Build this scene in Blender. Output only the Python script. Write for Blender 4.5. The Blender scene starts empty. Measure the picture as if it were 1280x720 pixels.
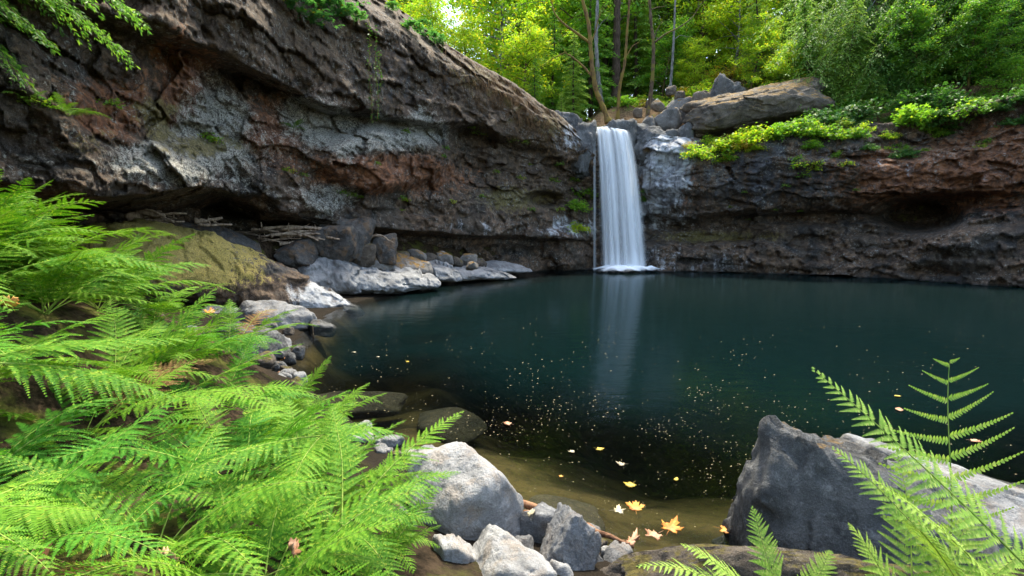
import bpy, math, random
import numpy as np
from mathutils import Vector, Matrix
random.seed(7)
RNG = np.random.default_rng(11)
SC = bpy.context.scene
COL = SC.collection
R = math.radians

# ------------------------------------------------------------------ camera, sky, sun, exposure
PITCH = R(6.5)
CAM = np.array([0.0, 0.0, 2.0])
cam_data = bpy.data.cameras.new("camera"); cam = bpy.data.objects.new("camera", cam_data); COL.objects.link(cam)
cam.location = CAM; cam.rotation_euler = (R(90) - PITCH, 0, 0)
cam_data.sensor_width = 36; cam_data.lens = 18; cam_data.clip_start = 0.05; cam_data.clip_end = 2000
SC.camera = cam

SUN_ELEV, SUN_AZ = R(63), R(22)          # azimuth from +Y towards +X: beyond the falls
w = bpy.data.worlds.new("World"); SC.world = w; w.use_nodes = True
wn = w.node_tree.nodes; wl = w.node_tree.links
sky = wn.new("ShaderNodeTexSky"); sky.sky_type = 'NISHITA'; sky.sun_disc = False
sky.sun_elevation = SUN_ELEV; sky.sun_rotation = SUN_AZ; sky.air_density = 1.0; sky.dust_density = 2.5; sky.ozone_density = 1.0
wl.new(sky.outputs[0], wn["Background"].inputs[0]); wn["Background"].inputs[1].default_value = 0.15
sun_data = bpy.data.lights.new("sun", 'SUN'); sun = bpy.data.objects.new("sun", sun_data); COL.objects.link(sun)
sun_data.energy = 2.0; sun_data.angle = R(4); sun_data.color = (1, 0.94, 0.84)
sd = Vector((math.sin(SUN_AZ) * math.cos(SUN_ELEV), math.cos(SUN_AZ) * math.cos(SUN_ELEV), math.sin(SUN_ELEV)))
sun.rotation_euler = sd.to_track_quat('Z', 'Y').to_euler()
SC.view_settings.view_transform = 'Standard'; SC.view_settings.look = 'None'
SC.view_settings.gamma = 1; SC.view_settings.use_curve_mapping = False
SC.view_settings.exposure = 2.1
SC.view_settings.use_white_balance = True; SC.view_settings.white_balance_temperature = 6900; SC.view_settings.white_balance_tint = 4
SC.render.engine = 'CYCLES'
cy = SC.cycles
cy.use_denoising = True
cy.max_bounces = 8; cy.diffuse_bounces = 3; cy.glossy_bounces = 3; cy.transmission_bounces = 4
cy.transparent_max_bounces = 12; cy.volume_bounces = 0
cy.caustics_reflective = False; cy.caustics_refractive = False
cy.sample_clamp_indirect = 6

# ------------------------------------------------------------------ helpers
CP, SP = math.cos(PITCH), math.sin(PITCH)
def ray(u, v):
    """direction with unit depth along the camera axis through pixel (u, v) of the 1280x720 photograph"""
    u = np.asarray(u, float); v = np.asarray(v, float)
    x = (u - 640) / 640; y = (360 - v) / 640
    return np.stack(np.broadcast_arrays(x, CP + y * SP, -SP + y * CP), -1)
def at(u, v, Y):
    d = ray(u, v); return CAM + d * (np.asarray(Y, float) / d[..., 1])[..., None]
def atw(u, v, z=0.0):
    d = ray(u, v); return CAM + d * ((z - 2.0) / d[..., 2])[..., None]

def _hash(ix, iy, iz, s):
    h = (ix.astype(np.int64) * 374761393 + iy.astype(np.int64) * 668265263 + iz.astype(np.int64) * 2147483647 + s * 974634777) & 0xFFFFFFFF
    h = ((h ^ (h >> 13)) * 1274126177) & 0xFFFFFFFF
    h = ((h ^ (h >> 16)) * 2246822519) & 0xFFFFFFFF
    return ((h ^ (h >> 15)) & 0xFFFFFF) / float(0xFFFFFF)
def vnoise(p, s=0):
    p = np.asarray(p, float); i = np.floor(p); f = p - i; f = f * f * f * (f * (f * 6 - 15) + 10)
    ix, iy, iz = (i[..., k].astype(np.int64) for k in range(3)); fx, fy, fz = f[..., 0], f[..., 1], f[..., 2]
    r = 0
    for dx in (0, 1):
        for dy in (0, 1):
            for dz in (0, 1):
                r = r + _hash(ix + dx, iy + dy, iz + dz, s) * np.where(dx, fx, 1 - fx) * np.where(dy, fy, 1 - fy) * np.where(dz, fz, 1 - fz)
    return r * 2 - 1
ROTM = np.array(Matrix.Rotation(0.7, 3, Vector((1, 2, 3)).normalized()))
def fbm(p, octs=5, gain=0.5, s=0):
    p = np.asarray(p, float); a, r, t = 1.0, 0, 0
    for o in range(octs):
        r = r + a * vnoise(p, s + o); t += a; a *= gain; p = (p @ ROTM) * 2.03 + 11.3
    return r / t
def ridged(p, octs=5, gain=0.5, s=0):
    p = np.asarray(p, float); a, r, t = 1.0, 0, 0
    for o in range(octs):
        r = r + a * (1 - 2 * np.abs(vnoise(p, s + o))); t += a; a *= gain; p = (p @ ROTM) * 2.07 + 7.7
    return r / t
def facets(p, s=0, slope=0.8):
    """broken-rock relief: every cell of a jittered lattice is a tilted plane"""
    p = np.asarray(p, float); i0 = np.floor(p).astype(np.int64); best = np.full(p.shape[:-1], 1e9); val = np.zeros(p.shape[:-1])
    for dx in (-1, 0, 1):
        for dy in (-1, 0, 1):
            for dz in (-1, 0, 1):
                c = i0 + np.array([dx, dy, dz]); h = [_hash(c[..., 0], c[..., 1], c[..., 2], s + k) for k in range(7)]
                d = p - (c + np.stack(h[:3], -1)); dd = (d ** 2).sum(-1); m = dd < best
                v_ = (h[3] - 0.5) + slope * ((d * (np.stack(h[4:7], -1) - 0.5) * 2).sum(-1))
                best = np.where(m, dd, best); val = np.where(m, v_, val)
    return val
def sstep(a, b, x):
    t = np.clip((x - a) / (b - a), 0, 1); return t * t * (3 - 2 * t)

def mesh(name, verts, faces, mat, smooth=True, attrs=None):
    me = bpy.data.meshes.new(name)
    verts = np.asarray(verts, np.float32)
    if isinstance(faces, np.ndarray):
        n, k = faces.shape
        me.vertices.add(len(verts)); me.vertices.foreach_set("co", verts.ravel())
        me.loops.add(n * k); me.loops.foreach_set("vertex_index", faces.astype(np.int32).ravel())
        me.polygons.add(n); me.polygons.foreach_set("loop_start", np.arange(0, n * k, k, dtype=np.int32))
        me.polygons.foreach_set("loop_total", np.full(n, k, np.int32))
        me.update(calc_edges=True)
    else:
        me.from_pydata([tuple(v) for v in verts], [], faces)
    me.validate()
    if smooth: me.polygons.foreach_set("use_smooth", np.ones(len(me.polygons), bool))
    if attrs:
        for an, arr in attrs.items():
            a = me.color_attributes.new(an, 'FLOAT_COLOR', 'POINT'); a.data.foreach_set("color", np.asarray(arr, np.float32).ravel())
    me.materials.append(mat)
    return me
def link(name, me, parent=None, loc=None, rot=None, scale=None):
    o = bpy.data.objects.new(name, me); COL.objects.link(o)
    if parent: o.parent = parent
    if loc is not None: o.location = Vector([float(c) for c in loc])
    if rot is not None: o.rotation_euler = rot
    if scale is not None: o.scale = (scale,) * 3 if isinstance(scale, (int, float)) else scale
    return o
def tag(o, label=None, cat=None, group=None, kind=None):
    if label: o["label"] = label
    if cat: o["category"] = cat
    if group: o["group"] = group
    if kind: o["kind"] = kind
    return o
def empty(name, loc, rz=0.0, scale=1.0):
    o = bpy.data.objects.new(name, None); COL.objects.link(o); o.empty_display_size = 0.1
    o.location = Vector([float(c) for c in loc]); o.rotation_euler = (0, 0, rz); o.scale = (scale,) * 3
    return o
def grid_faces(nr, nc):
    i = np.arange(nr - 1)[:, None] * nc + np.arange(nc - 1)[None, :]
    return np.stack([i, i + 1, i + nc + 1, i + nc], -1).reshape(-1, 4)
def tube_arrays(pts, radii, sides=8):
    pts = np.asarray(pts, float); n = len(pts); radii = np.broadcast_to(radii, (n,))
    tg = np.gradient(pts, axis=0); tg /= np.linalg.norm(tg, axis=1)[:, None] + 1e-9
    ref = np.array([0.31, 0.17, 0.93]) if abs(tg[0, 2]) < 0.8 else np.array([0.93, 0.2, 0.1])
    b = np.cross(tg, ref); b /= np.linalg.norm(b, axis=1)[:, None]; c = np.cross(tg, b)
    a = np.linspace(0, 2 * np.pi, sides, endpoint=False)
    v = pts[:, None] + radii[:, None, None] * (np.cos(a)[None, :, None] * b[:, None] + np.sin(a)[None, :, None] * c[:, None])
    v = v.reshape(-1, 3)
    i = np.arange(n - 1)[:, None] * sides; j = np.arange(sides)[None]; j2 = (j + 1) % sides
    f = np.stack([i + j, i + j2, i + sides + j2, i + sides + j], -1).reshape(-1, 4)
    v = np.vstack([v, pts[:1], pts[-1:]]); k = n * sides; l = (n - 1) * sides
    e = np.stack([np.full(sides, k), j2[0], j[0], np.full(sides, k)], -1)
    e2 = np.stack([np.full(sides, k + 1), l + j[0], l + j2[0], np.full(sides, k + 1)], -1)
    return v, f, np.vstack([e[:, :3], e2[:, :3]])
class Geo:
    """collects quads and triangles into one mesh"""
    def __init__(s): s.v = []; s.f = []; s.n = 0
    def add(s, v, f):
        f = np.asarray(f)
        if f.shape[1] == 3: f = np.concatenate([f, np.full((len(f), 1), -1)], 1)
        else: pass
        s.v.append(np.asarray(v, float)); s.f.append(np.where(f < 0, -1, f + s.n)); s.n += len(v)
    def tube(s, pts, radii, sides=7):
        v, f, e = tube_arrays(pts, radii, sides); n0 = s.n
        s.v.append(v); s.f.append(f + n0); s.f.append(np.concatenate([e + n0, np.full((len(e), 1), -1)], 1)); s.n += len(v)
    def mesh(s, name, mat, smooth=True):
        v = np.vstack(s.v); f = np.vstack(s.f)
        me = bpy.data.meshes.new(name)
        tri = f[:, 3] < 0; q = f[~tri]; t = f[tri][:, :3]
        loops = np.concatenate([q.ravel(), t.ravel()]).astype(np.int32)
        tot = np.concatenate([np.full(len(q), 4), np.full(len(t), 3)]).astype(np.int32)
        st = np.concatenate([[0], np.cumsum(tot)[:-1]]).astype(np.int32)
        me.vertices.add(len(v)); me.vertices.foreach_set("co", v.astype(np.float32).ravel())
        me.loops.add(len(loops)); me.loops.foreach_set("vertex_index", loops)
        me.polygons.add(len(tot)); me.polygons.foreach_set("loop_start", st); me.polygons.foreach_set("loop_total", tot)
        me.update(calc_edges=True); me.validate()
        if smooth: me.polygons.foreach_set("use_smooth", np.ones(len(me.polygons), bool))
        me.materials.append(mat)
        return me

# ------------------------------------------------------------------ materials
class NT:
    def __init__(s, name):
        s.m = bpy.data.materials.new(name); s.m.use_nodes = True
        s.t = s.m.node_tree; s.t.nodes.clear(); s.out = s.t.nodes.new("ShaderNodeOutputMaterial")
    def n(s, kind, **kw):
        nd = s.t.nodes.new("ShaderNode" + kind)
        for k, v in kw.items():
            if hasattr(nd, k) and k not in ("inputs",): setattr(nd, k, v)
        return nd
    def l(s, a, b): s.t.links.new(a, b)
    def setin(s, inp, v):
        if hasattr(v, "is_output"): s.l(v, inp)
        elif isinstance(v, tuple) and len(v) == 3 and inp.type == 'RGBA': inp.default_value = (*v, 1)
        else: inp.default_value = v
    def math(s, op, a, b=0.0, clamp=False):
        nd = s.n("Math", operation=op); nd.use_clamp = clamp; s.setin(nd.inputs[0], a); s.setin(nd.inputs[1], b); return nd.outputs[0]
    def mix(s, f, a, b, mode='MIX'):
        nd = s.n("Mix"); nd.data_type = 'RGBA'; nd.blend_type = mode; nd.clamp_factor = True
        s.setin(nd.inputs[0], f); s.setin(nd.inputs[6], a); s.setin(nd.inputs[7], b); return nd.outputs[2]
    def noise(s, vec, scale, detail=6, rough=0.6, dist=0.0):
        nd = s.n("TexNoise"); s.l(vec, nd.inputs["Vector"]); nd.inputs["Scale"].default_value = scale
        nd.inputs["Detail"].default_value = detail; nd.inputs["Roughness"].default_value = rough; nd.inputs["Distortion"].default_value = dist
        return nd.outputs[0]
    def rng(s, x, a, b, c=0.0, d=1.0):
        nd = s.n("MapRange"); nd.clamp = True; nd.interpolation_type = 'SMOOTHSTEP'
        s.setin(nd.inputs[0], x); s.setin(nd.inputs[1], a); s.setin(nd.inputs[2], b); s.setin(nd.inputs[3], c); s.setin(nd.inputs[4], d); return nd.outputs[0]
    def mapping(s, vec, scale):
        nd = s.n("Mapping"); s.l(vec, nd.inputs[0]); nd.inputs["Scale"].default_value = scale; return nd.outputs[0]
    def bump(s, h, strength, dist, prev=None):
        nd = s.n("Bump"); s.l(h, nd.inputs["Height"]); nd.inputs["Strength"].default_value = strength; nd.inputs["Distance"].default_value = dist
        if prev: s.l(prev, nd.inputs["Normal"])
        return nd.outputs[0]

def rock_mat(name, dark, mid, light, moss=None, moss_amt=0.0, lichen=0.0, rough=0.85, scale=1.0, use_attr=False, moss_c=(0.17, 0.135, 0.03), waterline=True, stain=None, stain_amt=0.0, bump=1.0, spec=0.3):
    t = NT(name)
    geo = t.n("NewGeometry"); pos = geo.outputs["Position"]; nz = t.n("SeparateXYZ"); t.l(geo.outputs["True Normal"], nz.inputs[0])
    vec = pos
    big = t.noise(vec, 0.9 * scale, 8, 0.62, 0.6); med = t.noise(vec, 4.5 * scale, 8, 0.7, 0.3); fine = t.noise(vec, 28 * scale, 5, 0.7)
    sp = t.noise(vec, 90 * scale, 2, 0.6)
    c = t.mix(t.rng(big, 0.36, 0.62), dark, mid)
    c = t.mix(t.rng(med, 0.5, 0.72, 0, 0.8), c, light)
    c = t.mix(t.rng(fine, 0.42, 0.6, 0.45, 0), c, dark)
    if use_attr:
        bed_ = t.noise(t.mapping(vec, (0.7, 0.7, 5.0)), 1.6, 6, 0.7, 0.5); c = t.mix(t.rng(bed_, 0.46, 0.36, 0, 0.7), c, dark)
        wm = t.noise(vec, 0.55, 5, 0.65, 0.4); c = t.mix(t.rng(wm, 0.42, 0.56, 0, 0.85), c, t.mix(t.rng(med, 0.4, 0.62), (0.045, 0.024, 0.012), (0.19, 0.11, 0.058)))
    if stain: c = t.mix(t.rng(t.math('ADD', t.noise(vec, 1.6 * scale, 7, 0.7, 0.4), t.math('MULTIPLY', fine, 0.15)), 0.56, 0.68, 0, stain_amt), c, stain)
    if use_attr:
        a = t.n("VertexColor", layer_name="tint"); sa = t.n("SeparateColor"); t.l(a.outputs[0], sa.inputs[0])
        b = t.n("VertexColor", layer_name="tintb"); sb = t.n("SeparateColor"); t.l(b.outputs[0], sb.inputs[0])
        streak = t.noise(t.mapping(vec, (1, 1, 0.16)), 2.6, 7, 0.65, 0.3)
        def layer(c, wgt, nz_, thr, soft, colr, amt=0.9):
            # weight raises the noise over a threshold: ragged patches
            s_ = t.math('ADD', t.math('MULTIPLY', wgt, 0.42), t.math('ADD', t.math('MULTIPLY', t.math('SUBTRACT', nz_, 0.5), 1.5), 0.42))
            return t.mix(t.math('MULTIPLY', t.rng(s_, thr, thr + soft), amt), c, colr)
        mixn = t.math('ADD', t.math('MULTIPLY', med, 0.6), t.math('MULTIPLY', fine, 0.4))
        mixs = t.math('ADD', t.math('MULTIPLY', streak, 0.6), t.math('MULTIPLY', fine, 0.4))
        brc = t.mix(t.rng(med, 0.4, 0.65), (0.045, 0.027, 0.015), (0.15, 0.095, 0.052))
        c = layer(c, sb.outputs[0], mixs, 0.52, 0.2, brc)
        rc = t.mix(t.rng(med, 0.38, 0.66), (0.10, 0.034, 0.012), (0.33, 0.125, 0.045))
        c = layer(c, sa.outputs[1], mixn, 0.60, 0.22, rc, 0.85)
        lc = t.mix(t.rng(fine, 0.40, 0.60), (0.07, 0.065, 0.055), (0.50, 0.485, 0.42))
        c = layer(c, sa.outputs[0], mixn, 0.62, 0.16, lc)
        pc = t.mix(t.rng(streak, 0.36, 0.62), (0.15, 0.15, 0.16), (0.58, 0.59, 0.61))
        c = layer(c, sb.outputs[1], mixs, 0.58, 0.16, pc)
        mc = t.mix(t.rng(fine, 0.38, 0.62), tuple(q * 0.4 for q in moss_c), moss_c)
        c = layer(c, sa.outputs[2], mixn, 0.62, 0.12, mc)
        wc = t.mix(t.rng(streak, 0.4, 0.6), (0.012, 0.012, 0.014), (0.05, 0.052, 0.06))
        c = layer(c, sb.outputs[2], mixs, 0.62, 0.16, wc)
    if use_attr and moss_c[0] < 0.3:
        crust = t.math('MULTIPLY', t.rng(t.noise(vec, 11 * scale, 5, 0.8), 0.545, 0.62, 0, 0.85), t.rng(t.noise(vec, 1.1, 5, 0.65), 0.42, 0.58))
        c = t.mix(crust, c, (0.36, 0.35, 0.31))
        vo = t.n("TexVoronoi", feature='DISTANCE_TO_EDGE'); wv_ = t.n("Mix"); wv_.data_type = 'VECTOR'; wv_.inputs[0].default_value = 0.12; t.l(vec, wv_.inputs[4])
        nn_ = t.n("TexNoise"); t.l(vec, nn_.inputs["Vector"]); nn_.inputs["Scale"].default_value = 1.8; nn_.inputs["Detail"].default_value = 5; t.l(nn_.outputs["Color"], wv_.inputs[5])
        t.l(t.mapping(wv_.outputs[1], (1, 1, 1.8)), vo.inputs["Vector"]); vo.inputs["Scale"].default_value = 1.3
        c = t.mix(t.math('MULTIPLY', t.rng(vo.outputs["Distance"], 0.035, 0.0), t.rng(med, 0.42, 0.55, 0, 0.8)), c, (0.008, 0.007, 0.006))
    if lichen > 0:
        v = t.n("TexVoronoi"); t.l(vec, v.inputs["Vector"]); v.inputs["Scale"].default_value = 26 * scale
        lm = t.math('MULTIPLY', t.rng(v.outputs["Distance"], 0.32, 0.18), t.rng(t.noise(vec, 3.1 * scale, 4), 0.5, 0.62))
        c = t.mix(t.math('MULTIPLY', lm, lichen), c, (0.55, 0.55, 0.5))
    c = t.mix(t.rng(sp, 0.54, 0.7, 0, 0.3), c, (0.5, 0.48, 0.45)); c = t.mix(t.rng(sp, 0.45, 0.34, 0, 0.35), c, (0.02, 0.02, 0.02))
    if moss and moss_amt > 0:
        up = t.math('ADD', nz.outputs[2], t.math('MULTIPLY', t.math('SUBTRACT', t.noise(vec, 1.5 * scale, 7, 0.68), 0.5), 2.4))
        mm = t.rng(up, 1.12 - moss_amt, 1.42 - moss_amt)
        mcol = t.mix(t.rng(t.noise(vec, 11 * scale, 6, 0.7), 0.36, 0.64), tuple(q * 0.4 for q in moss), moss)
        c = t.mix(mm, c, mcol)
    if waterline:
        pz = t.n("SeparateXYZ"); t.l(pos, pz.inputs[0])
        zz = t.math('ADD', pz.outputs[2], t.math('MULTIPLY', t.math('SUBTRACT', med, 0.5), -0.12))
        c = t.mix(t.rng(zz, 0.03, 0.075, 0.8, 0), c, (0.012, 0.012, 0.010))
    p = t.n("BsdfPrincipled"); t.l(c, p.inputs["Base Color"]); p.inputs["Roughness"].default_value = rough; p.inputs["Specular IOR Level"].default_value = spec
    b = t.bump(big, 0.5 * bump, 0.25); b = t.bump(med, 0.8 * bump, 0.14 / scale ** 0.5, b); b = t.bump(fine, 0.65 * bump, 0.03 / scale ** 0.5, b)
    t.l(b, p.inputs["Normal"]); t.l(p.outputs[0], t.out.inputs[0])
    return t.m

def leaf_mat(name, c1, c2, c3, trans=0.4, c3_amt=0.2, rough=0.5, nscale=1.5, spec=0.35):
    t = NT(name)
    geo = t.n("NewGeometry"); oi = t.n("ObjectInfo")
    nz = t.noise(geo.outputs["Position"], nscale, 3, 0.6)
    f = t.math('ADD', t.math('MULTIPLY', geo.outputs["Random Per Island"], 0.45), t.math('ADD', t.math('MULTIPLY', nz, 0.7), t.math('MULTIPLY', oi.outputs["Random"], 0.3)))
    c = t.mix(t.rng(f, 0.35, 1.05), c1, c2)
    c = t.mix(t.rng(geo.outputs["Random Per Island"], 1 - c3_amt, 1.0 - c3_amt * 0.4), c, c3)
    p = t.n("BsdfPrincipled"); t.l(c, p.inputs["Base Color"]); p.inputs["Roughness"].default_value = rough; p.inputs["Specular IOR Level"].default_value = spec
    tr = t.n("BsdfTranslucent"); t.l(t.mix(0.35, c, (0.55, 0.75, 0.05), 'MIX'), tr.inputs[0])
    tr_c = t.mix(1.0, c, (1.25, 1.3, 0.7), 'MULTIPLY'); t.l(tr_c, tr.inputs[0])
    ms = t.n("MixShader"); ms.inputs[0].default_value = trans; t.l(p.outputs[0], ms.inputs[1]); t.l(tr.outputs[0], ms.inputs[2])
    t.l(ms.outputs[0], t.out.inputs[0]); return t.m

def bark_mat(name, dark, light, moss=None, moss_amt=0.0):
    t = NT(name)
    geo = t.n("NewGeometry"); pos = geo.outputs["Position"]
    st = t.noise(t.mapping(pos, (1, 1, 0.2)), 14, 6, 0.7, 0.4); bg = t.noise(pos, 2.2, 5, 0.6)
    c = t.mix(t.rng(st, 0.36, 0.64), dark, light)
    if moss: c = t.mix(t.math('MULTIPLY', t.rng(bg, 0.62 - moss_amt * 0.4, 0.75 - moss_amt * 0.4), 0.9), c, moss)
    p = t.n("BsdfPrincipled"); t.l(c, p.inputs["Base Color"]); p.inputs["Roughness"].default_value = 0.9; p.inputs["Specular IOR Level"].default_value = 0.15
    t.l(t.bump(st, 0.7, 0.03), p.inputs["Normal"]); t.l(p.outputs[0], t.out.inputs[0]); return t.m

M = {}
M['cliff'] = rock_mat('cliff_rock', (0.013, 0.0115, 0.010), (0.09, 0.061, 0.038), (0.25, 0.195, 0.14), use_attr=True, scale=1.0, bump=1.0)
M['granite'] = rock_mat('pale_granite', (0.22, 0.215, 0.21), (0.42, 0.41, 0.40), (0.55, 0.54, 0.52), scale=3.0, stain=(0.30, 0.22, 0.15), stain_amt=0.45, lichen=0.3, bump=0.8)
M['bluegrey'] = rock_mat('blue_grey_rock', (0.13, 0.13, 0.132), (0.29, 0.29, 0.295), (0.44, 0.44, 0.44), scale=3.0, lichen=0.25, stain=(0.22, 0.17, 0.13), stain_amt=0.35, bump=0.9)
M['sunlit_face'] = rock_mat('sunlit_face_rock', (0.15, 0.15, 0.15), (0.34, 0.34, 0.34), (0.50, 0.50, 0.495), scale=3.0, stain=(0.28, 0.2, 0.13), stain_amt=0.4, lichen=0.2, bump=0.9)  # lighter grey holds the sun on the dark boulder's right face
M['darkrock'] = rock_mat('dark_boulder_rock', (0.05, 0.05, 0.05), (0.17, 0.17, 0.17), (0.36, 0.355, 0.35), scale=3.2, moss=(0.20, 0.13, 0.06), moss_amt=0.12, lichen=0.12, bump=1.1)
M['brownrock'] = rock_mat('brown_mossy_rock', (0.06, 0.048, 0.038), (0.15, 0.115, 0.085), (0.30, 0.25, 0.2), scale=3.0, moss=(0.15, 0.12, 0.03), moss_amt=0.40, bump=1.1)
M['sunken'] = rock_mat('silted_rock', (0.03, 0.022, 0.012), (0.085, 0.06, 0.03), (0.16, 0.115, 0.06), scale=2.5, waterline=False)
M['slab'] = rock_mat('mossy_slab_rock', (0.06, 0.055, 0.05), (0.15, 0.145, 0.14), (0.30, 0.30, 0.31), scale=1.6, moss=(0.25, 0.18, 0.03), moss_amt=0.0, bump=1.1, use_attr=True)
M['boulder'] = rock_mat('dusky_boulder_rock', (0.035, 0.033, 0.032), (0.10, 0.095, 0.09), (0.20, 0.19, 0.18), scale=2.0, stain=(0.20, 0.11, 0.045), stain_amt=0.5, lichen=0.2, bump=1.0)
M['ledge'] = rock_mat('pale_ledge_rock', (0.16, 0.16, 0.163), (0.36, 0.36, 0.365), (0.50, 0.50, 0.50), scale=1.4, moss=(0.22, 0.14, 0.04), moss_amt=-0.05, bump=1.0)
M['ochre'] = rock_mat('ochre_topped_rock', (0.10, 0.09, 0.08), (0.24, 0.22, 0.2), (0.36, 0.34, 0.32), scale=1.6, moss=(0.34, 0.19, 0.05), moss_amt=0.45, bump=1.0)
M['toprock'] = rock_mat('weathered_slab_rock', (0.06, 0.048, 0.036), (0.20, 0.155, 0.115), (0.36, 0.30, 0.23), scale=1.2, moss=(0.30, 0.18, 0.06), moss_amt=0.5, lichen=0.15, bump=1.1)
M['greytop'] = rock_mat('grey_creek_rock', (0.05, 0.05, 0.05), (0.15, 0.148, 0.145), (0.33, 0.325, 0.32), scale=1.3, moss=(0.13, 0.12, 0.03), moss_amt=0.05, bump=1.0)
M['fern'] = leaf_mat('fern_green', (0.045, 0.155, 0.012), (0.155, 0.31, 0.025), (0.24, 0.335, 0.035), trans=0.28, c3_amt=0.15, rough=0.6, nscale=2.2, spec=0.12)
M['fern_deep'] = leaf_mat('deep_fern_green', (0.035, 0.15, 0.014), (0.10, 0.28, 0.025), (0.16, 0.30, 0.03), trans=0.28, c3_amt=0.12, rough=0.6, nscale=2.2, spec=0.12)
M['fern_dead'] = leaf_mat('withered_fern', (0.10, 0.055, 0.02), (0.26, 0.15, 0.06), (0.30, 0.22, 0.08), trans=0.2, c3_amt=0.12, rough=0.8, spec=0.1)
M['fern_sunlit'] = leaf_mat('sunlit_fern_green', (0.18, 0.34, 0.045), (0.32, 0.45, 0.085), (0.38, 0.46, 0.11), trans=0.3, c3_amt=0.2, rough=0.6, nscale=2.2, spec=0.15)  # sun on the right-hand ferns, put into a paler green
M['rachis'] = bark_mat('fern_stalk', (0.16, 0.26, 0.04), (0.30, 0.36, 0.08))
M['leaf_bright'] = leaf_mat('bright_leaf', (0.16, 0.34, 0.03), (0.42, 0.54, 0.04), (0.62, 0.52, 0.04), trans=0.58, c3_amt=0.22, nscale=0.35)
M['leaf_mid'] = leaf_mat('mid_green_leaf', (0.09, 0.25, 0.03), (0.24, 0.42, 0.045), (0.40, 0.45, 0.04), trans=0.55, c3_amt=0.12, nscale=0.5)
M['leaf_dark'] = leaf_mat('deep_green_leaf', (0.04, 0.12, 0.025), (0.09, 0.22, 0.04), (0.18, 0.28, 0.05), trans=0.35, c3_amt=0.12, nscale=0.8)
M['leaf_blue'] = leaf_mat('maple_leaf_green', (0.06, 0.19, 0.07), (0.13, 0.33, 0.09), (0.42, 0.36, 0.04), trans=0.4, c3_amt=0.1, nscale=1.5)
M['leaf_gold'] = leaf_mat('golden_leaf', (0.30, 0.30, 0.03), (0.50, 0.40, 0.04), (0.55, 0.28, 0.03), trans=0.45, c3_amt=0.25, nscale=1.0)
M['needle'] = leaf_mat('conifer_needle', (0.06, 0.18, 0.035), (0.18, 0.35, 0.055), (0.25, 0.40, 0.07), trans=0.5, c3_amt=0.2, nscale=0.7)
M['needle_pale'] = leaf_mat('pale_conifer_needle', (0.15, 0.28, 0.06), (0.32, 0.46, 0.10), (0.42, 0.48, 0.10), trans=0.5, c3_amt=0.2, nscale=0.7)
M['bark'] = bark_mat('brown_bark', (0.045, 0.03, 0.02), (0.16, 0.11, 0.07), (0.16, 0.13, 0.03), 0.35)
M['bark_gold'] = bark_mat('mossy_gold_bark', (0.065, 0.04, 0.02), (0.20, 0.125, 0.055), (0.20, 0.14, 0.035), 0.5)
M['bark_grey'] = bark_mat('grey_bark', (0.10, 0.095, 0.09), (0.28, 0.265, 0.25))
M['bark_dark'] = bark_mat('dark_bark', (0.035, 0.024, 0.018), (0.11, 0.075, 0.055))
M['drift'] = bark_mat('weathered_driftwood', (0.17, 0.12, 0.085), (0.46, 0.36, 0.27))
M['drift_red'] = bark_mat('wet_brown_wood', (0.10, 0.05, 0.03), (0.30, 0.16, 0.09))
M['drygrass'] = bark_mat('dry_root_fibre', (0.09, 0.05, 0.025), (0.26, 0.15, 0.07), (0.14, 0.12, 0.03), 0.2)
def dead_leaf(name, c1, c2):
    t = NT(name); geo = t.n("NewGeometry"); n1 = t.noise(geo.outputs["Position"], 30, 4, 0.6)
    c = t.mix(t.rng(n1, 0.4, 0.62), c1, c2)
    p = t.n("BsdfPrincipled"); t.l(c, p.inputs["Base Color"]); p.inputs["Roughness"].default_value = 0.6
    t.l(p.outputs[0], t.out.inputs[0]); return t.m
M['dl_yellow'] = dead_leaf('yellow_leaf', (0.42, 0.27, 0.02), (0.52, 0.40, 0.06))
M['dl_orange'] = dead_leaf('orange_leaf', (0.42, 0.13, 0.02), (0.50, 0.27, 0.04))
M['dl_cream'] = dead_leaf('cream_leaf', (0.36, 0.29, 0.17), (0.48, 0.41, 0.27))
M['dl_brown'] = dead_leaf('brown_leaf', (0.30, 0.13, 0.06), (0.48, 0.26, 0.15))

# ------------------------------------------------------------------ ground sheet: pool bed, bank, hillside
UU = np.array([-420, -250, -100, 0, 200, 400, 550, 700, 745, 810, 900, 1000, 1100, 1200, 1280, 1400, 1600, 1800])
YC = np.array([5.0, 6.4, 7.8, 9.0, 12.0, 17.0, 21.0, 25.2, 26.6, 26.2, 25.4, 24.2, 22.7, 21.3, 20.3, 18.6, 15.5, 13])
def ycliff(u): return np.interp(u, UU, YC)
SHORE = np.array([(14, 2.2), (8, 2.5), (3.5, 2.9), (1.6, 3.05), (0.6, 3.05), (-0.3, 3.9), (-0.9, 4.5), (-2.2, 5.8), (-3.2, 7.0), (-4.1, 10), (-4.4, 13.5), (-3.6, 17), (-1.6, 20.5), (0.6, 23.5), (1.6, 28.0)], float)
def shore_dist(x, y):
    """distance to the waterline, positive on the bank"""
    best = np.full(np.shape(x), 1e9); sgn = np.zeros(np.shape(x))
    for a, b in zip(SHORE[:-1], SHORE[1:]):
        d = b - a; L = (d ** 2).sum(); t = np.clip(((x - a[0]) * d[0] + (y - a[1]) * d[1]) / L, 0, 1)
        px, py = x - a[0] - t * d[0], y - a[1] - t * d[1]; dd = np.hypot(px, py)
        s = np.sign(d[0] * (y - a[1]) - d[1] * (x - a[0]))
        m = dd < best - 1e-9; best = np.where(m, dd, best); sgn = np.where(m, s, sgn)
    return best * np.where(sgn == 0, 1, sgn)
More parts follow.
